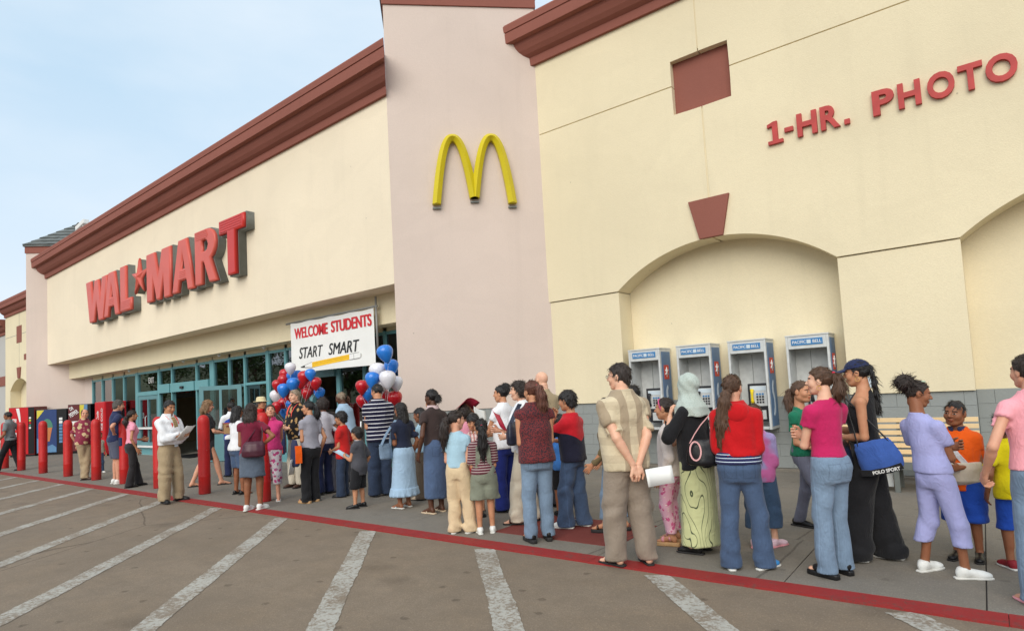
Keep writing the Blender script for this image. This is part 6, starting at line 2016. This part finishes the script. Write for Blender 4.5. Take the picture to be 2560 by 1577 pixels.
person('boy in bright red tee and baggy dark jeans', (-8.5, 6.28), 1.40, 62, 'c', 'tan', ('thick', 'black'), ('tee', RED, .75, .45, dict(loose=.02, amp=.009)), ('trousers', JNSD, .012, WIDE), ('shoe', SB, SDK), arms=('front', 'down'), nod=5)
person('older man in light blue shirt bending forward by the entrance', (-9.9, 7.5), 1.74, 60, 'm', 'dark', ('balding', 'grey'), ('shirt', LBL2, .8, .49, dict(collar=True, loose=.02)), ('trousers', DGRY, .02, STRT), ('shoe', SB, SDK), arms=('carry', 'belly'), lean=(0, .07), nod=20, w=1.08)
i18 = person('man in navy and white striped polo seen from behind', (-7.89, 6.55), 1.82, 12, 'm', 'tan', ('crop', 'black'), ('polo', STR, .8, .49, dict(collar=NVY, loose=.02)), ('trousers', JNSD, .015, WIDE), ('sneaker', SB, SDK), arms=('belly', 'belly'), w=1.12, turn=30, nod=6)
sheet(i18, 'paper', 'white folded paper under the arm of the striped polo man', 'paper', (-.29, .04, 1.10), .03, .26, M_PAPER, (0, 8, 60))
i19 = person('little boy in charcoal polo and black shorts', (-7.4, 5.74), 1.18, 55, 'c', 'tan', ('thick', 'black'), ('polo', DGRY, .85, .40, dict(collar=cloth('white trim', S(220, 220, 220)), loose=.018)), ('shorts', BLK, .24, dict(r=(.072, .066, .066), loose=.008)), ('sneaker', SB, SDK, False, .05), arms=('read', 'down'), feet=((-.07, .02, 20), (.07, 0, 0)))
sheet(i19, 'folder', 'light blue folder held by the little boy in charcoal', 'folder', tuple(wrist(i19, -1, .1)), .2, .26, SLB, (-60, 0, 10))
i20 = person('woman in navy top and tiered light blue skirt with long dark hair', (-6.73, 6.01), 1.50, 38, 'f', 'brown', ('long', 'black', .36), ('tee', cloth('navy knit', S(36, 42, 62)), .75, .565, dict(straight=.15)), ('skirt', LBL2, .125, dict(flare=.03, fold=.02, tier=True)), ('thong', SLB, SWT), arms=('belly', 'down'), w=1.1, turn=18)
bag(i20, 'faded denim bag hanging at the hip of the woman in light blue skirt', (-.26, .05, .83), (.22, .10, .22), JNSL, -1, JNSL, .05)
person('boy in light blue shirt and brown trousers behind the light blue skirt', (-6.95, 6.6), 1.40, 60, 'c', 'brown', ('short', 'black', .1), ('shirt', LBL, .7, .52), ('trousers', cloth('brown trousers', S(112, 98, 84)), .015, WIDE), ('shoe', STN, SDK), arms=('belly', 'down'), nod=8)
person('dark haired woman mostly hidden behind the brown tee', (-7.3, 7.2), 1.55, 55, 'f', 'tan', ('short', 'black'), ('tee', DGRY, .7, .52), ('trousers', JNSD, .02, FLARE), ('shoe', SB, SDK))
person('woman in dark brown tee and long denim skirt with hair in a bun', (-6.01, 5.94), 1.67, 35, 'f', 'dark', ('bun', 'black', .0), ('tee', BRNT, .72, .55, dict(straight=.35, trim=cloth('pale cuff', S(214, 180, 184)), collar=cloth('pale neckband', S(206, 180, 180)))), ('skirt', DSK2, .12, dict(flare=.004, fold=.01, waist=.60)), ('thong', STN, STN), arms=('down', 'down'), w=1.03, turn=15, extras=(headgear('hair_tie', lambda: Shape().ell((0, -.108, .004), (.03, .014, .028)), cloth('pink tie', S(226, 190, 196)), .006),))
person('girl in pale blue tee and beige trousers with a long side ponytail', (-4.87, 5.18), 1.40, -22, 'c', 'fair', ('pony', 'dark', .36, (-.08, 0)), ('tee', LBL, .55, .535, dict(loose=.006, amp=.006)), ('trousers', CRM2, .012, D(STRT, r=(.066, .054, .052), amp=.010)), ('sneaker', STN, SWT), arms=('front', 'belly'), turn=-38, nod=4, feet=((-.06, .01, 5), (.07, .03, -25)), extras=(tie_ball(.02, -.118, .016, leather('blue hair tie', S(110, 190, 226), .4)),))
person('boy in red checked shirt facing the camera, looking down', (-5.35, 6.02), 1.32, 172, 'c', 'tan', ('thick', 'black'), ('shirt', PLD2, .8, .44, dict(collar=True)), ('trousers', cloth('red shorts cloth', S(170, 30, 50)), .25, WIDE), ('sneaker', SB, SDK, False, .08), arms=('front', 'down'), nod=18, tilt=-5)
i26 = person('person holding a maroon folder above their head', (-6.35, 6.95), 1.40, 20, 'c', 'brown', ('curlyshort', 'dark'), ('tee', PNK, .7, .5), ('trousers', JNS, .02, STRT), ('sneaker', SW, SWT), arms=('down', 'over'))
sheet(i26, 'folder', 'maroon folder held flat overhead', 'folder', (.05, .04, 1.45), .32, .26, leather('maroon card', S(150, 30, 52), .5), (58, 10, 12), .08)
person('girl in striped tee and grey green overalls with a long ponytail', (-4.6, 5.31), 1.29, 4, 'c', 'tan', ('pony', 'black', .40), ('tee', STR2, .85, .52), ('shorts', OLV, .30, dict(r=(.078, .078, .082), loose=.014, amp=.010, waist=.60)), ('sneaker', SW, SWT, False, .05), arms=('belly', 'belly'),
       extras=(tie_ball(.035, -.115, .018, leather('red hair tie', S(196, 40, 70), .4)), lambda i: [bm_obj('overall_strap', ribbon_mesh([(e * .07, -.075, .74), (e * .062, -.098, .86), (e * .055, -.09, .97), (e * .05, -.03, 1.035), (e * .05, .05, 1.0)], (1, 0, 0), .05, .006), OLV, i['root']) for e in (-1, 1)]))
i28 = person('woman in white tee with hair clipped up, seen from behind', (-5.15, 6.4), 1.67, 48, 'f', 'tan', ('topbun', 'black'), ('tee', WHT, .8, .50, dict(loose=.014)), ('trousers', RBLU, .02, WIDE), ('shoe', SB, SDK), arms=('carry', 'belly'), turn=18, extras=(headgear('hair_clip', lambda: Shape().ell((.012, -.118, .10), (.016, .016, .036)), leather('cream clip', S(214, 196, 130), .4), .006),))
sheet(i28, 'poster', 'white poster with maroon edges held beside the white tee', 'poster', (-.22, .22, 1.25), .34, .26, M_PAPER, (-12, 14, 20))
i29 = person('woman in white blouse and cream trousers carrying a dark bag', (-4.5, 5.95), 1.70, 80, 'f', 'light', ('curlyshort', 'dark'), ('blouse', WHT, 1.0, .50, dict(loose=.016, amp=.010)), ('trousers', CRM, .02, D(WIDE, amp=.012)), ('sandal', SBR, SDK), arms=('belly', 'read'), w=1.05, feet=((-.06, .05, 0), (.06, -.05, 0)))
sheet(i29, 'folder', 'bright crimson folder held by the woman in white blouse', 'folder', (.05, .30, 1.24), .22, .26, leather('crimson card', S(196, 30, 72), .5), (-30, 30, 0))
bag(i29, 'large navy leather bag on the arm of the woman in white blouse', (-.30, .06, 1.10), (.36, .14, .27), leather('navy leather', S(40, 44, 60), .4), -1, None, .05)
i30 = person('woman in rust print vest and jeans with a long frizzy ponytail', (-3.82, 5.27), 1.69, 15, 'f', 'tan', ('ponyhigh', 'auburn', .34, (.05, 0)), ('vest', PRT, .16, .495, dict(loose=.018, straight=.8, amp=.007)), ('trousers', JNSL, .03, D(SLIM, r=(.054, .043, .042))), ('clog', SB, SDK, True), arms=('belly', 'belly'), w=1.1, turn=20, extras=(tie_ball(.06, -.112, .022, leather('rust hair tie', S(150, 66, 66), .6)),))
person('bald man in tan shirt behind the frizzy ponytail', (-4.75, 6.8), 1.83, 40, 'm', 'light', ('bald', 'grey'), ('shirt', TANS, .85, .49, dict(collar=True)), ('trousers', DGRY, .02, STRT), ('shoe', SB, SDK), arms=('belly', 'belly'), w=1.06)
person('small boy with shaved head in blue, hidden between two adults', (-4.28, 6.45), 1.27, 10, 'c', 'brown', ('crop', 'black'), ('tee', cloth('sky blue tee', S(70, 130, 206)), .7, .45), ('shorts', BLK, .26, WIDE), ('sneaker', SB, SDK, False, .05), arms=('down', 'down'))
person('boy in red and navy jersey and wide jeans with white shoes', (-3.83, 5.99), 1.56, 60, 'c', 'tan', ('thick', 'black'), ('jersey', YOK, .95, .485, dict(loose=.026, amp=.010)), ('trousers', JNS, .012, D(WIDE, amp=.012)), ('sneaker', SW, SWT), arms=('chin', 'read'), headk=.150, w=1.08, feet=((-.06, .04, 10), (.06, -.04, -10)), nod=5)
person('woman in olive jacket walking behind the plaid shirted man', (-3.32, 5.98), 1.46, 75, 'f', 'tan', ('short', 'black'), ('jacket', OLVB, 1.9, .5), ('trousers', JNSL, .10, SLIM), ('sandal', SBR, SDK, True), arms=('swing', 'swing'), feet=((-.05, .06, 0), (.05, -.06, 0)))
i35 = person('large man in beige plaid shirt with hands clasped behind his back', (-2.59, 4.93), 1.79, 28, 'm', 'light', ('short', 'dark', .1), ('shirt', PLD, .85, .475, dict(collar=True, loose=.022, straight=.8, amp=.008)), ('trousers', TAUPE, .025, D(WIDE, r=(.066, .058, .050), amp=.009)), ('sandal', SBR, SDK), arms=('behind', 'behind'), w=1.12, belly=.03, turn=38, feet=((-.06, .04, 25), (.085, -.01, -12)), extras=(glasses(M_GREYM), watch(-1, M_STEEL)))
sheet(i35, 'paper', 'white papers held behind the plaid shirted man', 'paper', (.17, -.27, .80), .25, .15, M_PAPER, (-8, -4, -4))
person('dark curly haired person at the payphones behind the plaid shirted man', (-4.2, 8.4), 1.56, 10, 'f', 'tan', ('curly', 'black'), ('tee', BLK, .8, .5), ('trousers', BLK2, .02, STRT), ('shoe', SB, SDK), arms=('chin', 'belly'))
i37 = person('girl with pink headband in ivory cardigan and pink floral trousers', (-2.54, 5.77), 1.44, 68, 'c', 'tan', ('ponylow', 'dark', .2), ('cardigan', IVO, 1.9, .47, dict(loose=.014, amp=.007)), ('trousers', FLR2, .085, dict(r=(.060, .044, .036))), ('sandal', SPK, SOLR, True), arms=('down', 'down'), headk=.150, extras=(headgear('headband', band_shape(), leather('pink band', S(226, 90, 140), .4), .007),))
i38 = person('woman in pale headscarf, black jacket and green print long skirt', (-2.22, 5.61), 1.66, 58, 'f', 'light', None, ('jacket', BLK, 1.8, .47, dict(loose=.016)), ('skirt', SCR, .045, dict(flare=.016, fold=.02, name='skirt')), ('shoe', SB, SDK), arms=('strap', 'belly'), w=1.08, extras=(headgear('headscarf', scarf_shape, HIJ),))
bag(i38, 'black leather shoulder bag on the woman in the headscarf', (.10, -.20, .93), (.36, .13, .24), LBK, 1, None, .03)
i39 = person('woman in red hooded jacket and jeans with long brown ponytail', (-1.7, 5.26), 1.63, 2, 'f', 'fair', ('ponylow', 'brown', .50, (-.10, -.02)), ('hoodie', REDF, 1.75, .585, dict(loose=.020, straight=.45, amp=.007)), ('trousers', JNS, .012, D(FLARE, r=(.057, .042, .054), waist=.575)), ('sneaker', SBL, SWT), arms=('belly', 'belly'), w=1.1, turn=-22, feet=((-.075, .0, 10), (.085, .02, -45)),
  extras=(lambda i: sub(i, 'hood', Shape().ell((0, -.088, 1.305), (.115, .06, .085)).ell((0, -.03, 1.365), (.095, .08, .035), .03), REDF, .012), lambda i: sub(i, 'shirt_hem', Shape().loft([.885, .99], [.188, .178], [.142, .128], [0, 0], [-.02, -.012]), STR3, .012),
          tie_ball(-.03, -.118, .018, leather('brown hair tie', S(120, 96, 70), .5))))
bt_ = bag(i39, 'black bag with pink edging at the side of the red hoodie', (-.30, .0, .98), (.24, .11, .22), LBK, -1, leather('pink strap', S(224, 168, 168), .5), .02)
bm_obj('edging', ribbon_mesh([(.045 * math.cos(a / 16 * 6.283) - .04, -.066, .08 * math.sin(a / 16 * 6.283) + .02) for a in range(17)], (0, 1, 0), .02, .012), leather('pink strap', S(224, 168, 168), .5), bt_)
person('girl in lavender and pink fleece and denim capris with long brown ponytail', (-1.76, 6.02), 1.34, -5, 'c', 'light', ('pony', 'brown', .46, (.06, 0)), ('fleece', cloth('lavender pink fleece', S(162, 150, 196), 'print', S(206, 110, 168), None, .05), 1.8, .46, dict(loose=.016)), ('trousers', JNS2, .14, dict(r=(.070, .062, .060), name='capris')), ('sneaker', leather('white pink sneaker', S(230, 196, 208), .5), SPK), arms=('belly', 'belly'), turn=-15, feet=((-.06, -.02, -10), (.07, .02, -35)), extras=(tie_ball(.02, -.118, .018, leather('yellow hair tie', S(222, 206, 110), .5)),))
i41 = person('girl in green tee and grey jeans striding, facing the woman in pink', (-1.53, 6.88), 1.53, -120, 'c', 'tan', ('pony', 'brown', .3), ('tee', GRN, .55, .50, dict(trim=cloth('pale blue trim', S(150, 200, 214)), loose=.004)), ('trousers', JNSG, .03, SLIM), ('shoe', SB, SDK), arms=('front', 'front'), headk=.145, feet=((-.05, -.12, 0), (.05, .16, 0)), w=.94)
bag(i41, 'sky blue cloth bundle held by the girl in green tee', (.0, .20, .83), (.26, .12, .16), cloth('sky blue bundle', S(50, 140, 200)), 0)
i42 = person('woman in raspberry knit top and light jeans with folded arms', (-1.035, 5.4), 1.65, 46, 'f', 'light', ('ponyhigh', 'brown', .22, (.03, 0)), ('knit', MAG2, .42, .565, dict(loose=-.002, straight=.15, amp=.004, scoop=.012)), ('trousers', JNSL, .025, D(SLIM, r=(.055, .041, .046), waist=.575)), ('clog', SB, SB, True), arms=('fold', 'fold'), w=1.03, turn=32, nod=-3, extras=(tie_ball(.06, -.112, .026, leather('crimson scrunchie', S(206, 30, 64), .7)), hoop))
i43 = person('woman in navy cap, black tank top and wide black trousers', (-.85, 6.0), 1.70, 82, 'f', 'tan', ('braid', 'black', .4), ('tank', BLK, 0, .52, dict(straight=.25, loose=-.002)), ('trousers', BLK, .012, D(WIDE, r=(.066, .066, .072), amp=.010)), ('sneaker', SB, SWT), arms=('belly', 'read'), w=1.04, nod=4, feet=((-.06, .07, 8), (.06, -.07, -8)), extras=(headgear('cap', cap_shape, NVY, .007), hoop))
bb_ = bag(i43, 'large blue nylon sports bag with white lettering on a black band', (-.19, -.11, .90), (.32, .11, .27), LBL_, -1, BLK, .035, R(-90), 'sports_bag')
bb_.rotation_euler[1] = R(-14)
bm_obj('band', ribbon_mesh([(-.155, -.050, -.104), (-.08, -.059, -.118), (.05, -.059, -.118), (.15, -.050, -.104)], (0, 0, 1), .05, .010), BLK, bb_)
text('lettering', 'POLO SPORT', .2, .028, (.03, -.066, -.118), (1, 0, 0), (0, 0, 1), M_WHITE, bb_, bold=.03)
bag(i43, 'black bag with pale strap between the two women in pink and black', (-.24, .14, .90), (.30, .14, .26), LBK, 0)
person('child in dark blue mostly hidden behind the raspberry top', (-1.02, 6.5), 1.05, 40, 'c', 'tan', ('short', 'dark'), ('tee', NVY, .8, .45), ('trousers', JNSD, .02, STRT), ('sneaker', SB, SDK))
person('girl in lavender tee and capris with a curly hair puff, arms folded', (-.36, 5.78), 1.50, -38, 'c', 'brown', ('puff', 'dark'), ('tee', LAV, .6, .525, dict(loose=.008, amp=.006)), ('trousers', LAV, .16, dict(r=(.062, .048, .044), name='capris', amp=.006)), ('sneaker', SW, SWT, False, .055), arms=('fold', 'fold'), headk=.138, turn=-38, nod=12, feet=((-.09, -.02, 0), (.085, .03, -30)), lean=(-.05, 0), w=.90, extras=(headgear('hair_clip', lambda: Shape().ell((.035, .02, .118), (.012, .02, .01)), leather('pale clip', S(180, 196, 170), .4), .005),))
def sling(i):
    H = i['H']
    s = Shape().loft(np.array([.475, .50, .58, .615]) * H, np.array([.085, .112, .115, .108]) * H, np.array([.07, .095, .10, .088]) * H, [0] * 4, [.012] * 4)
    s.cut(lambda X, Y, Z: -.02 - Y + 0 * X + 0 * Z); s.nz = folds(4, .006, 40, 12)
    sub(i, 'arm_sling', s, cloth('canvas sling', S(206, 196, 178)), .009)
    bm_obj('sling_strap', ribbon_mesh([front(i, x, z, .042) for x, z in ((-.05, .60), (-.01, .66), (.03, .72), (.06, .765), (.065, .80))], (1, 0, .3), .04, .005), cloth('white strap', S(226, 226, 230)), i['root'])
person('smiling boy in orange polo with one arm in a sling', (-.215, 6.36), 1.31, 168, 'c', 'brown', ('crop', 'black'), ('polo', ORG, .85, .43, dict(collar=NVY, loose=.016)), ('shorts', BLU, .24, D(WIDE, r=(.078, .074, .074))), ('sneaker', SB, SDK, False, .13), arms=('belly', 'down'), tilt=-6, turn=-12, extras=(sling,))
person('small child in yellow jersey and blue shorts behind the pink tee', (.11, 6.2), 1.22, 25, 'c', 'brown', ('curlyshort', 'dark'), ('jersey', YELS, .7, .45, dict(loose=.016)), ('shorts', BLU, .25, WIDE), ('sneaker', SRD, SWT, False, .06), arms=('down', 'down'))
i47 = person('woman in light pink tee and jeans at the right edge', (.235, 5.33), 1.65, 28, 'f', 'fair', ('bun', 'dark', -.04), ('tee', LPNK, .5, .545, dict(loose=.008, straight=.3)), ('trousers', JNSL, .02, D(SLIM, r=(.058, .044, .044))), ('thong', SPK, SPK), arms=(((.165, .05, .52), (.6, -1, 0), 'grip', (0, 1, 0)), 'down'), w=1.0, turn=15)
bag(i47, 'black baguette handbag tucked under the arm of the woman in light pink', (.20, -.08, 1.06), (.26, .10, .15), LBK, 1, None, .025, R(70))
